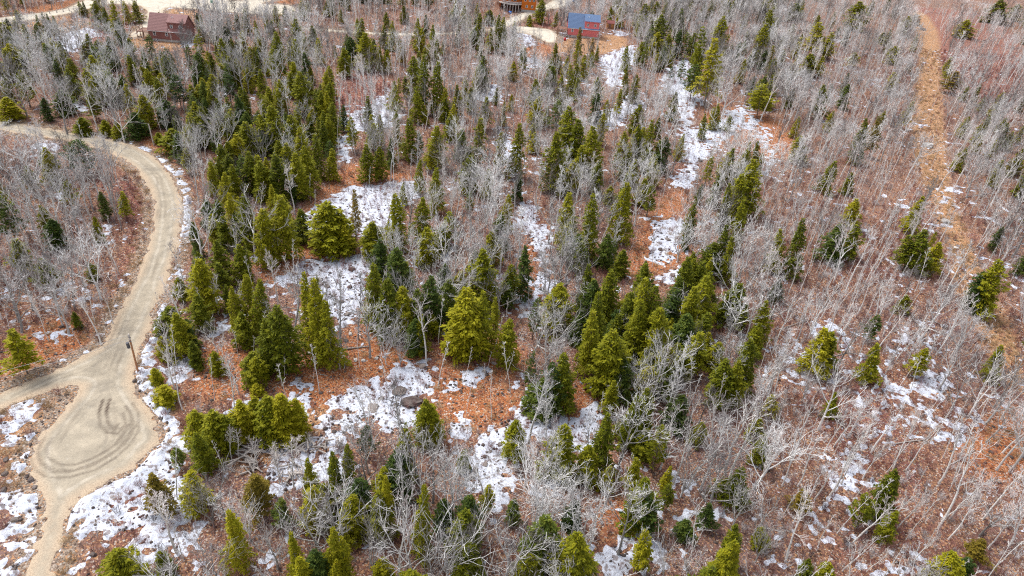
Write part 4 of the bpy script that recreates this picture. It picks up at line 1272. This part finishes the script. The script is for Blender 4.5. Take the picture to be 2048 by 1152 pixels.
o['label'] = 'reddish and grey leafless brush and dead grass over the forest floor'; o['category'] = 'undergrowth'
print('brush', len(pts))
# ------------------------------------------------------------------ solid shapes
def boxv(V, F, x0, x1, y0, y1, z0, z1, xf=None):
    b0 = len(V)
    for x, y, z in ((x0, y0, z0), (x1, y0, z0), (x1, y1, z0), (x0, y1, z0), (x0, y0, z1), (x1, y0, z1), (x1, y1, z1), (x0, y1, z1)):
        p = Vector((x, y, z))
        V.append(tuple(xf @ p if xf else p))
    F.extend([(b0, b0 + 3, b0 + 2, b0 + 1), (b0 + 4, b0 + 5, b0 + 6, b0 + 7), (b0, b0 + 1, b0 + 5, b0 + 4), (b0 + 1, b0 + 2, b0 + 6, b0 + 5),
              (b0 + 2, b0 + 3, b0 + 7, b0 + 6), (b0 + 3, b0, b0 + 4, b0 + 7)])

def box(name, dims, mat, parent, xf=None):
    V, F = [], []
    boxv(V, F, *dims, xf=xf)
    return link(name, mesh_of(name, V, F), parent, mat=mat)

def slab(name, quad, th, mat, parent):
    """a thick plate over four corner points"""
    q = [Vector(p) for p in quad]
    n = (q[1] - q[0]).cross(q[3] - q[0]).normalized() * th
    V = [tuple(p) for p in q] + [tuple(p + n) for p in q]
    F = [(3, 2, 1, 0), (4, 5, 6, 7), (0, 1, 5, 4), (1, 2, 6, 5), (2, 3, 7, 6), (3, 0, 4, 7)]
    return link(name, mesh_of(name, V, F), parent, mat=mat)

m_red = flat_mat('red_siding', (.68, .19, .19), line=2.4, var=.15)
m_redbrown = flat_mat('red_brown_siding', (.28, .13, .115), line=2.4, var=.35)
m_blue_roof = flat_mat('blue_shingles', (.12, .18, .30), var=.3, sc=6)
m_brown_roof = flat_mat('brown_shingles', (.28, .155, .145), var=.3, sc=6)
m_white = flat_mat('white_trim', (.75, .75, .76), var=.06)
m_conc = flat_mat('concrete', (.48, .46, .43), var=.15)
m_glass = flat_mat('dark_glass', (.03, .04, .05), rough=.15, var=.1)
m_deck = flat_mat('deck_wood', (.27, .16, .12), var=.3)
m_shed = flat_mat('shed_boards', (.52, .24, .08), var=.2, line=2.0)
m_logs = flat_mat('orange_logs', (.62, .17, .025), var=.2, line=1.6)
m_darkboards = flat_mat('dark_boards', (.09, .05, .04), var=.3)  # dark brown boards of the log house's lower storey
m_tarp = flat_mat('blue_tarp', (.02, .16, .55), var=.1, rough=.4)
m_redtarp = flat_mat('red_cover', (.50, .02, .03), var=.1, rough=.5)
m_green = flat_mat('green_plastic', (.01, .22, .12), var=.1, rough=.4)
m_pole = flat_mat('pole_wood', (.42, .20, .10), var=.25)
m_polegrey = flat_mat('pole_grey', (.52, .47, .43), var=.2)
m_metal = flat_mat('grey_metal', (.10, .10, .11), var=.15, rough=.4)
m_wire = flat_mat('wire', (.45, .44, .43), var=.1)
m_carblue = flat_mat('car_paint', (.10, .16, .32), var=.05, rough=.25)
m_tyre = flat_mat('tyre', (.02, .02, .02), var=.2)

def window(parent, x0, x1, y, z0, z1, split=True):
    """frame standing proud of the wall with panes set back in it; the wall faces -y"""
    V, F = [], []
    t = .13
    boxv(V, F, x0, x1, y - .10, y + .02, z0, z0 + t); boxv(V, F, x0, x1, y - .10, y + .02, z1 - t, z1)
    boxv(V, F, x0, x0 + t, y - .10, y + .02, z0 + t, z1 - t); boxv(V, F, x1 - t, x1, y - .10, y + .02, z0 + t, z1 - t)
    w = link('window', mesh_of('window', V, F), parent, mat=m_white)
    zm = (z0 + z1) / 2
    if split:
        box('pane', (x0 + t, x1 - t, y - .05, y - .02, z0 + t, zm - .04), m_glass, w)
        box('sash', (x0 + t, x1 - t, y - .08, y - .01, zm - .04, zm + .04), m_white, w)
        box('pane', (x0 + t, x1 - t, y - .05, y - .02, zm + .04, z1 - t), m_glass, w)
    else:
        box('pane', (x0 + t, x1 - t, y - .05, y - .02, z0 + t, z1 - t), m_glass, w)
    return w

def gable_body(x0, x1, y0, y1, zb, ze, zr):
    ym = (y0 + y1) / 2
    V = [(x0, y0, zb), (x1, y0, zb), (x1, y1, zb), (x0, y1, zb), (x0, y0, ze), (x1, y0, ze), (x1, y1, ze), (x0, y1, ze), (x0, ym, zr), (x1, ym, zr)]
    F = [(0, 1, 5, 4), (2, 3, 7, 6), (1, 2, 6, 9, 5), (3, 0, 4, 8, 7), (4, 5, 9, 8), (6, 7, 8, 9), (3, 2, 1, 0)]
    return V, F

def courses(roof, p0, p1, p2, p3, n, mat, name='shingle'):
    """courses of shingles up a roof slope: p0,p1 eave corners, p3,p2 ridge corners"""
    p0, p1, p2, p3 = map(Vector, (p0, p1, p2, p3))
    nrm = (p1 - p0).cross(p3 - p0).normalized()
    for i in range(n):
        a, b2 = i / n, (i + 1) / n
        q0, q1 = p0.lerp(p3, a), p1.lerp(p2, a)
        q3, q2 = p0.lerp(p3, b2), p1.lerp(p2, b2)
        V = [tuple(q0 + nrm * .05), tuple(q1 + nrm * .05), tuple(q2 + nrm * .02), tuple(q3 + nrm * .02), tuple(q0 + nrm * .002), tuple(q1 + nrm * .002)]
        F = [(0, 1, 2, 3), (4, 5, 1, 0)]
        link(name, mesh_of(name, V, F), roof, mat=mat)

def cape_house(label, px, py, W, rz, m_wall, m_roof, cat='house'):
    G = unproj(px, py)
    root = thing('house', label, cat, tuple(G), rz)
    D, fz, ze = W * .68, .75, W * .245 + .75
    zr = ze + W * .36
    x0, x1, y0, y1 = -W / 2, W / 2, 0.0, D
    ym = D / 2
    box('foundation', (x0 + .08, x1 - .08, y0 + .08, y1 - .08, -1.6, fz), m_conc, root)
    V, F = gable_body(x0, x1, y0, y1, fz, ze, zr)
    link('wall', mesh_of('wall', V, F), root, mat=m_wall)
    xd = x0 + W * .52
    k = (zr - ze) / ym
    ov = .35
    # front slope left of the dormer
    r1 = slab('roof', [(x0 - ov, y0 - ov, ze - ov * k + .06), (xd, y0 - ov, ze - ov * k + .06), (xd, ym, zr + .06), (x0 - ov, ym, zr + .06)], .14, m_roof, root)
    courses(r1, (x0 - ov, y0 - ov, ze - ov * k + .24), (xd, y0 - ov, ze - ov * k + .24), (xd, ym, zr + .24), (x0 - ov, ym, zr + .24), 12, m_roof)
    slab('roof', [(x1 + ov, y1 + ov, ze - ov * k + .06), (x0 - ov, y1 + ov, ze - ov * k + .06), (x0 - ov, ym + .02, zr + .06), (x1 + ov, ym + .02, zr + .06)], .14, m_roof, root)
    # shed dormer
    zd = ze + W * .215
    yd = .55
    V = [(xd, yd, ze - .2), (x1 - .02, yd, ze - .2), (x1 - .02, yd, zd), (xd, yd, zd), (xd, ym, zr), (x1 - .02, ym, zr), (xd, ym, ze), (x1 - .02, ym, ze)]
    F = [(0, 1, 2, 3), (0, 3, 4, 6), (1, 7, 5, 2), (3, 2, 5, 4)]
    link('dormer', mesh_of('dormer', V, F), root, mat=m_wall)
    r2 = slab('dormer_roof', [(xd - .12, yd - .4, zd - .05), (x1 + ov, yd - .4, zd - .05), (x1 + ov, ym, zr + .12), (xd - .12, ym, zr + .12)], .14, m_roof, root)
    courses(r2, (xd - .12, yd - .4, zd + .12), (x1 + ov, yd - .4, zd + .12), (x1 + ov, ym, zr + .29), (xd - .12, ym, zr + .29), 9, m_roof)
    slab('skirt_roof', [(xd, y0 - ov, ze - ov * k + .05), (x1 + ov, y0 - ov, ze - ov * k + .05), (x1 + ov, yd - .01, ze + .28), (xd, yd - .01, ze + .28)], .10, m_roof, root)
    box('gutter', (x0 - ov, x1 + ov, y0 - ov - .12, y0 - ov, ze - ov * k - .02, ze - ov * k + .12), m_white, root)
    box('fascia', (xd - .1, x1 + ov, yd - .47, yd - .41, zd - .16, zd + .02), m_wall, root)
    for xa in (.22, .72):
        xx = xd + (x1 - xd) * xa
        window(root, xx - .45, xx + .45, yd, ze + .75, ze + 1.75)
    window(root, x0 + 1.2, x0 + 2.1, y0, ze - 1.75, ze - .6)
    window(root, x0 + 5.0, x0 + 5.9, y0, ze - 1.75, ze - .6)
    for xx in (x0 + .9, x0 + 1.9):
        window(root, xx, xx + .8, y0 + .08, fz - .55, fz - .02, False)
    for xx in (xd + 1.0, xd + 1.5):
        V, F = [], []
        zz = zr - (ym - 2.2) * .3
        boxv(V, F, xx, xx + .12, 2.1, 2.22, zd + .3, zr - .1)
        link('vent_pipe', mesh_of('vent_pipe', V, F), root, mat=m_white)
    # corner boards
    for xx in (x0, x1):
        box('corner_board', (xx - .05, xx + .07, y0 - .04, y0 + .1, fz, ze), m_wall, root)
    # deck on the gable end
    fz += 1.0
    dk = box('deck', (x0 - 4.2, x0 - .02, .3, 5.2, fz + .65, fz + .82), m_deck, root)
    for i in range(11):
        ya = .32 + i * .445
        box('plank', (x0 - 4.22, x0 - .03, ya, ya + .41, fz + .823, fz + .86), m_deck, dk)
    for (a, c) in ((x0 - 4.1, .4), (x0 - .4, .4), (x0 - 4.1, 5.0), (x0 - 2.2, .4), (x0 - 4.1, 2.7)):
        box('post', (a - .08, a + .08, c - .08, c + .08, -1.0, fz + 1.9), m_deck, dk)
    for zz in (1.25, 1.85):
        box('rail', (x0 - 4.15, x0 - .1, .34, .42, fz + zz, fz + zz + .08), m_deck, dk)
        box('rail', (x0 - 4.16, x0 - 4.08, .42, 5.1, fz + zz, fz + zz + .08), m_deck, dk)
    for i in range(6):
        box('step', (x0 - 4.3 - .3 * (i + 1), x0 - 4.3 - .3 * i, 3.4, 4.6, fz + .65 - .26 * (i + 1), fz + .72 - .26 * (i + 1)), m_deck, dk)
    return root

cape_house('red clapboard house with blue shingle roof, shed dormer and wooden deck', 1165, 76, 12.2, math.radians(3), m_red, m_blue_roof)
cape_house('dark red-brown house with brown shingle roof beside the pale driveway', 338, 84, 11.5, math.radians(5), m_redbrown, m_brown_roof)

# shed
G = unproj(1221, 57)
root = thing('shed', 'small orange-brown wooden shed with a red-brown roof beside the red house', 'shed', tuple(G), math.radians(2))
V, F = gable_body(-1.6, 1.6, 0, 2.4, 0, 2.1, 2.9)
link('wall', mesh_of('wall', V, F), root, mat=m_shed)
m_shedroof = flat_mat('shed_shingles', (.25, .09, .08), var=.2)
slab('roof', [(-1.8, -.25, 1.98), (1.8, -.25, 1.98), (1.8, 1.2, 2.95), (-1.8, 1.2, 2.95)], .12, m_shedroof, root)
slab('roof', [(1.8, 2.65, 1.98), (-1.8, 2.65, 1.98), (-1.8, 1.22, 2.95), (1.8, 1.22, 2.95)], .12, m_shedroof, root)
box('door', (-.9, .1, -.05, -.003, .05, 1.9), m_deck, root)

# log house with the curved deck
G = unproj(1030, 24)
root = thing('log_house', 'orange log house with a curved white-railed deck on posts', 'house', tuple(G), math.radians(6))
box('foundation', (2.9, 9.0, 1.1, 9, -1.5, 1.1), m_conc, root)
for i in range(16):
    zz = 1.1 + i * .38
    box('log', (2.7 + .03 * (i % 2), 9.1, 1.0, 9.2, zz, zz + .375), m_logs, root)
box('lower_wall', (-7, 2.68, 3.4, 9.2, -.5, 3.1), m_darkboards, root)
box('upper_wall', (-7, 2.68, 3.4, 9.2, 3.35, 7.2), m_logs, root)
slab('roof', [(-7.8, 0.2, 6.6), (9.8, 0.2, 6.6), (9.8, 5.2, 10.2), (-7.8, 5.2, 10.2)], .2, m_brown_roof, root)
slab('roof', [(9.8, 10.2, 6.6), (-7.8, 10.2, 6.6), (-7.8, 5.22, 10.2), (9.8, 5.22, 10.2)], .2, m_brown_roof, root)
for xx, zz in ((3.8, 4.6), (5.8, 4.6), (7.6, 4.6), (4.6, 2.0), (7.0, 2.0)):
    window(root, xx, xx + .9, 1.0, zz, zz + 1.1)
for xx in (-5.5, -3.2, -.9):
    window(root, xx, xx + 1.3, 3.4, 3.9, 5.6)
V, F = [], []
arc = [(-7.4 + 10.0 * i / 16, 3.3 - 4.6 * math.sin(math.pi * (i / 16) ** .8 * .72 + .12)) for i in range(17)]
for i in range(16):
    (xa, ya), (xb, yb) = arc[i], arc[i + 1]
    b0 = len(V)
    V += [(xa, ya, 3.1), (xb, yb, 3.1), (xb, 3.39, 3.1), (xa, 3.39, 3.1), (xa, ya, 3.34), (xb, yb, 3.34), (xb, 3.39, 3.34), (xa, 3.39, 3.34)]
    F += [(b0, b0 + 3, b0 + 2, b0 + 1), (b0 + 4, b0 + 5, b0 + 6, b0 + 7), (b0, b0 + 1, b0 + 5, b0 + 4)]
dk = link('deck', mesh_of('deck', V, F), root, mat=m_polegrey)
V, F = [], []
for i in range(16):
    tube_pts = [np.array((arc[i][0], arc[i][1] + .06, 4.3)), np.array((arc[i + 1][0], arc[i + 1][1] + .06, 4.3))]
    tube(V, F, tube_pts, [.07, .07], 4)
link('rail', mesh_of('rail', V, F), dk, mat=m_white)
for i in range(0, 17):
    xa, ya = arc[i]
    box('baluster', (xa - .04, xa + .04, ya + .02, ya + .10, 3.34, 4.3), m_white, dk)
for i in (1, 4, 6, 8, 10, 12, 14):
    xa, ya = arc[i]
    box('post', (xa - .13, xa + .13, ya + .25, ya + .5, -.8, 3.1), m_polegrey if i > 2 else m_logs, dk)

# small things by the houses
def lump(name, label, cat, px, py, rx, ry, rz, mat, seed, z=0.0, rough=.25):
    G = unproj(px, py)
    R = random.Random(seed)
    V, F = [], []
    nu, nv = 9, 6
    for j in range(nv + 1):
        ph = math.pi * j / nv - math.pi / 2
        for i in range(nu):
            th = 2 * math.pi * i / nu
            k = 1 + R.uniform(-rough, rough) * math.cos(ph)
            if abs(k) > 0:
                # squared-off, broken stone rather than a ball
                cx, cy, cz = math.cos(th) * math.cos(ph), math.sin(th) * math.cos(ph), math.sin(ph)
                e = .62
                V.append((math.copysign(abs(cx) ** e, cx) * rx * k * .8, math.copysign(abs(cy) ** e, cy) * ry * k * .8, math.copysign(abs(cz) ** .75, cz) * rz * k))
    for j in range(nv):
        for i in range(nu):
            F.append((j * nu + i, j * nu + (i + 1) % nu, (j + 1) * nu + (i + 1) % nu, (j + 1) * nu + i))
    o = link(name, mesh_of(name, V, F), None, (G[0], G[1], G[2] + z), mat)
    o.rotation_euler = (R.uniform(-.2, .2), R.uniform(-.2, .2), R.uniform(0, 6))
    if label:
        tag(o, label, cat)
    return o

lump('tarp_bundle', 'bright blue tarp bundle on the ground under the curved deck', 'tarp', 1020, 27, .9, .7, .6, m_tarp, 1, .4, .12)
lump('covered_cart', 'red-covered bundle under the deck of the red house', 'bundle', 1129, 81, .7, .6, .6, m_redtarp, 2, .5, .15)
G = unproj(424, 6)
o = thing('wheelie_bin', 'green plastic bin on the verge of the far road', 'bin', tuple(G))
box('body', (-.4, .4, -.4, .4, 0, 1.0), m_green, o); box('lid', (-.44, .44, -.46, .42, 1.003, 1.1), m_green, o)
G = unproj(1149, 3)
car = thing('parked_car', 'dark blue car parked at the end of the driveway behind the red house', 'car', tuple(G), math.radians(80))
V = [(-2.2, -.85, .35), (2.2, -.85, .35), (2.2, .85, .35), (-2.2, .85, .35), (-2.15, -.85, .85), (2.1, -.85, .8), (2.1, .85, .8), (-2.15, .85, .85)]
F = [(0, 3, 2, 1), (4, 5, 6, 7), (0, 1, 5, 4), (1, 2, 6, 5), (2, 3, 7, 6), (3, 0, 4, 7)]
link('body', mesh_of('body', V, F), car, mat=m_carblue)
V = [(-1.7, -.78, .86), (1.0, -.78, .86), (1.0, .78, .86), (-1.7, .78, .86), (-1.2, -.62, 1.42), (.35, -.62, 1.42), (.35, .62, 1.42), (-1.2, .62, 1.42)]
cb = link('cabin', mesh_of('cabin', V, F), car, mat=m_glass)
box('cabin_top', (-1.2, .35, -.62, .62, 1.423, 1.46), m_carblue, cb)
for xx in (-1.4, 1.4):
    for s in (-.86, .86):
        V, F = [], []
        tube(V, F, [np.array((xx, s - .1, .33)), np.array((xx, s + .1, .33))], [.33, .33], 10)
        link('wheel', mesh_of('wheel', V, F), car, mat=m_tyre)
for xx in (86, 100, 114, 127, 139):
    G = unproj(xx, 30 - (xx - 86) * .14)
    o = box('guard_post', (-.12, .12, -.12, .12, -.2, 1.1), m_polegrey, None)
    o.location = tuple(G)
    want_label(o, 'short grey|roadside guard post', xx, 28)
    o['category'] = 'post'; o['group'] = 'guard posts along the far road'

# ------------------------------------------------------------------ utility poles and lines
def stand2(ax, ay, bx, by):
    G = unproj(bx, by)
    d = fwd + RIGHT * ((ax - 1024.0) / FOC) + UP * ((576.0 - ay) / FOC)
    t = ((G - CP)[:2] @ d[:2]) / (d[:2] @ d[:2])
    T = CP + d * t
    return G, T
def pole(label, ax, ay, bx, by, mat, hardware):
    G, T = stand2(ax, ay, bx, by)
    root = thing('utility_pole', label, 'utility pole', tuple(G))
    rel = T - G
    V, F = [], []
    tube(V, F, [np.array((0, 0, -.5)), rel * .5, rel * .85], [.15, .13, .12], 10)
    link('post', mesh_of('post', V, F), root, mat=mat)
    V, F = [], []
    tube(V, F, [rel * .85, rel], [.12, .10], 10); F.append(tuple(range(len(V) - 10, len(V))))
    link('pole_top', mesh_of('pole_top', V, F), root, mat=m_polegrey)
    if hardware:
        c = rel * .72
        V, F = [], []
        tube(V, F, [c + np.array((-.36, -.15, -.45)), c + np.array((-.36, -.15, .45))], [.22, .22], 10)
        F.append(tuple(range(10))[::-1]); F.append(tuple(range(len(V) - 10, len(V))))
        link('transformer', mesh_of('transformer', V, F), root, mat=m_metal)
        for k, zz in ((.82, .18), (.93, .22)):
            c = rel * k
            V, F = [], []
            tube(V, F, [c + np.array((-.1, -.1, 0)), c + np.array((zz + .12, -.2, .05))], [.06, .05], 6)
            link('insulator', mesh_of('insulator', V, F), root, mat=m_metal)
    return G, T
G1, T1 = pole('brown wooden utility pole with transformer standing between the road and the snowbank', 257, 668, 276, 743, m_pole, True)
G2, T2 = pole('slender pale pole without hardware leaning above the road bend', 297, 248, 308, 291, m_polegrey, False)
def wire(label, a, b2, sag, rad=.022):
    a, b2 = np.array(a), np.array(b2)
    pts = [a + (b2 - a) * t + np.array((0, 0, -sag * 4 * t * (1 - t))) for t in np.linspace(0, 1, 25)]
    V, F = [], []
    tube(V, F, pts, [rad] * 25, 4)
    o = link('power_line', mesh_of('power_line', V, F), None, mat=m_wire)
    tag(o, label, 'power line')
hT = T1[2]
wire('upper thin power line running from the brown pole over the side track', T1 - np.array((0, 0, .15)), unproj0(-260, 806, hT), .45)
wire('lower thin power line running from the brown pole over the side track', T1 - np.array((0, 0, .9)), unproj0(-260, 822, hT - .9), .45)
wire('thin power line strung from the pale pole through the trees above the road', T2, unproj0(-120, 160, T2[2]), 1.0)

# ------------------------------------------------------------------ boulders, logs, rubble
BOUL = [(800,783,20,1,'granite slab'),(822,805,26,1,'granite slab'),(745,818,16,1,'granite slab'),(845,735,9,0,'boulder'),(792,812,8,1,'boulder'),
 (1855,293,12,2,'boulder'),(1890,445,12,2,'boulder'),(1911,497,6,2,'boulder'),(1868,427,5,2,'boulder'),(1815,70,6,2,'boulder'),(1828,80,5,2,'boulder'),
 (1845,60,7,1,'boulder'),(686,716,7,2,'boulder'),(681,707,6,2,'boulder'),(711,721,6,2,'boulder'),(670,721,6,2,'boulder'),(727,722,6,2,'boulder'),(701,669,6,2,'boulder'),
 (640,692,8,1,'boulder'),(652,688,8,1,'boulder'),(663,688,7,2,'boulder'),(630,694,7,1,'boulder'),(674,685,6,2,'boulder'),(580,722,6,2,'boulder'),(589,698,6,1,'boulder'),
 (692,682,6,1,'boulder'),(804,700,5,2,'boulder'),(753,717,5,2,'boulder'),(577,906,6,2,'boulder'),(622,930,5,2,'boulder'),(594,792,6,1,'boulder'),(760,800,6,1,'boulder'),
 (705,540,9,0,'boulder'),(655,575,8,0,'boulder'),(695,630,9,0,'boulder'),(700,576,7,0,'boulder'),(683,605,7,0,'boulder'),(640,560,7,0,'boulder'),(668,592,6,0,'boulder'),
 (970,930,8,0,'boulder'),(950,942,8,0,'boulder'),(1000,890,7,0,'boulder'),(980,905,6,0,'boulder'),(1345,552,8,0,'boulder'),(1335,480,7,0,'boulder'),
 (1320,500,6,0,'boulder'),(10,948,8,1,'boulder'),(12,920,7,1,'boulder'),(8,980,8,1,'boulder'),(30,1040,9,1,'boulder'),(70,975,6,0,'boulder'),(62,960,8,0,'boulder'),
 (186,1110,8,1,'boulder'),(1400,322,6,0,'boulder'),(1375,345,6,0,'boulder'),(720,395,7,0,'boulder'),(735,440,6,0,'boulder'),(770,390,6,0,'boulder')]
for k, (x, y, r, tone, kind) in enumerate(BOUL):
    G = unproj(x, y)
    dep = (G - CP) @ fwd
    R_ = r * dep / FOC
    mat = (m_rock, m_rock, m_rock_pale)[tone]
    o = lump('boulder', None, 'boulder', x, y, R_, R_ * .8, R_ * (.16 if 'slab' in kind else .5), mat, 40 + k, R_ * .12, .22)
    o['category'] = 'boulder'; o['group'] = 'boulders on the slope'
    want_label(o, ('pale' if tone == 2 else 'large dark' if r > 10 else 'dark') + '|' + kind, x, y)

# scattered rubble, one mass
rr_ = random.Random(5)
V, F = [], []
ico = [(0, 0, 1), (.9, 0, .3), (.28, .85, .3), (-.72, .53, .3), (-.72, -.53, .3), (.28, -.85, .3), (.7, .4, -.5), (-.3, .7, -.5), (-.8, -.1, -.5), (-.2, -.75, -.5), (.7, -.45, -.5)]
icf = [(0, 1, 2), (0, 2, 3), (0, 3, 4), (0, 4, 5), (0, 5, 1), (1, 6, 2), (2, 6, 7), (2, 7, 3), (3, 7, 8), (3, 8, 4), (4, 8, 9), (4, 9, 5), (5, 9, 10), (5, 10, 1), (1, 10, 6)]
ico = np.array(ico); VS, FS = [], []
nst = 0
tries = 0
while nst < 5200 and tries < 120000:
    tries += 1
    y = rr_.uniform(32, 230) if rr_.random() < .5 else rr_.uniform(32, 130)
    x = rr_.uniform(-1, 1) * (y * .85 + 30)
    sn = float(samp(F_SNOW, x, y)); ru = float(samp(F_RUST, x, y)); tn = float(samp(F_TAN, x, y)); road = float(samp(F_ROAD, x, y))
    p = .5 if sn > .3 else .22 if ru > 0 else .55 if tn > 0 else .04
    if road > -.4 or rr_.random() > p:
        continue
    if -2.2 < road < -.4 and rr_.random() < .5:
        pass
    s = rr_.uniform(.08, .26) * (1.5 if rr_.random() < .12 else 1)
    a = rr_.uniform(0, 6.28); ca, sa = math.cos(a), math.sin(a)
    v = ico * (1 + rng.uniform(-.2, .2, ico.shape)) * (s, s * rr_.uniform(.6, 1), s * rr_.uniform(.4, .75))
    v = v @ np.array(((ca, sa, 0), (-sa, ca, 0), (0, 0, 1.)))
    z = float(hgt(x, y)) + (.10 if sn > .2 else .0)
    VS.append(v + (x, y, z + s * .15)); FS.append(np.array(icf) + nst * 11)
    nst += 1
o = link('rubble', mesh_of('rubble', np.concatenate(VS), np.concatenate(FS)), mat=m_rock)
o['kind'] = 'stuff'; o['label'] = 'small dark stones poking through snow and leaves across the slope'; o['category'] = 'rubble'

def log(name, a, b2, rad, label=None, parent=None, mat=None, branches=0, seed=0):
    R = random.Random(seed)
    a, b2 = np.array(a, float), np.array(b2, float)
    V, F = [], []
    mid = (a + b2) / 2 + np.array((R.uniform(-.15, .15), R.uniform(-.15, .15), .02))
    tube(V, F, [a, mid, b2], [rad, rad * .85, rad * .55], 7)
    F.append(tuple(range(7))[::-1]); F.append(tuple(range(14, 21)))
    for k in range(branches):
        t = R.uniform(.35, 1); p = a + (b2 - a) * t
        q = p + np.array((R.uniform(-1.2, 1.2), R.uniform(-1.2, 1.2), R.uniform(.1, .9)))
        tube(V, F, [p, q], [rad * .3, .02], 4)
    return link(name, mesh_of(name, V, F), parent, mat=mat or m_log)
LOGS = [(655,704,737,694,.16,3),(693,724,689,739,.17,0),(542,735,588,737,.12,2),(525,726,550,713,.12,0),(437,921,470,946,.12,2),(632,711,660,704,.08,0),
 (555,953,578,972,.09,1),(574,925,600,963,.09,0),(580,915,603,962,.08,0),(1500,555,1552,592,.14,3),(1520,590,1560,560,.10,2),(1715,985,1735,1000,.16,0),
 (1800,495,1860,480,.10,2),(1930,395,2000,385,.11,2),(1560,660,1620,640,.10,2),(1860,640,1890,655,.12,1),(1100,1075,1130,1088,.10,2),
 (350,900,395,918,.10,2),(640,750,655,752,.08,0),(820,690,845,688,.14,0),(1640,720,1700,705,.09,2),(1780,890,1850,880,.10,2),(1900,930,1950,900,.10,2)]
for k, (xa, ya, xb, yb, rad, br) in enumerate(LOGS):
    A, B = unproj(xa, ya), unproj(xb, yb)
    c = (A + B) / 2
    o = log('fallen_log', A - c + (0, 0, rad), B - c + (0, 0, rad * .9), rad, branches=br, seed=k)
    o.location = tuple(c)
    o['category'] = 'log'; o['group'] = 'fallen logs'
    want_label(o, ('branchy' if br else 'short' if math.hypot(xb - xa, yb - ya) < 22 else 'smooth') + ' grey|fallen log', (xa + xb) / 2, (ya + yb) / 2)
def heap(label, px, py, n, spread, seed, L=2.6):
    G = unproj(px, py)
    R = random.Random(seed)
    root = thing('log_heap', label, 'log heap', tuple(G))
    for i in range(n):
        a = R.uniform(0, 3.14); c = np.array((R.uniform(-1, 1) * spread, R.uniform(-.5, .5) * spread, R.uniform(.1, .9)))
        d = np.array((math.cos(a), math.sin(a), R.uniform(-.2, .25))) * R.uniform(.5, 1) * L / 2
        log('log', c - d, c + d, R.uniform(.07, .15), parent=root, seed=seed + i)
heap('tangled heap of grey cut logs under the low hemlock clump', 518, 900, 34, 3.2, 300)
heap('small bundle of pale split branches beside the brown lane', 488, 932, 16, 1.6, 400, 3.4)
heap('line of dark brush and stumps below the straight snowbank', 640, 898, 30, 2.6, 500, 1.8)
heap('low row of broken branches beneath the narrow end of the snowbank', 585, 940, 30, 2.6, 560, 1.6)

finish_labels()
print('objects', len(scene.objects))
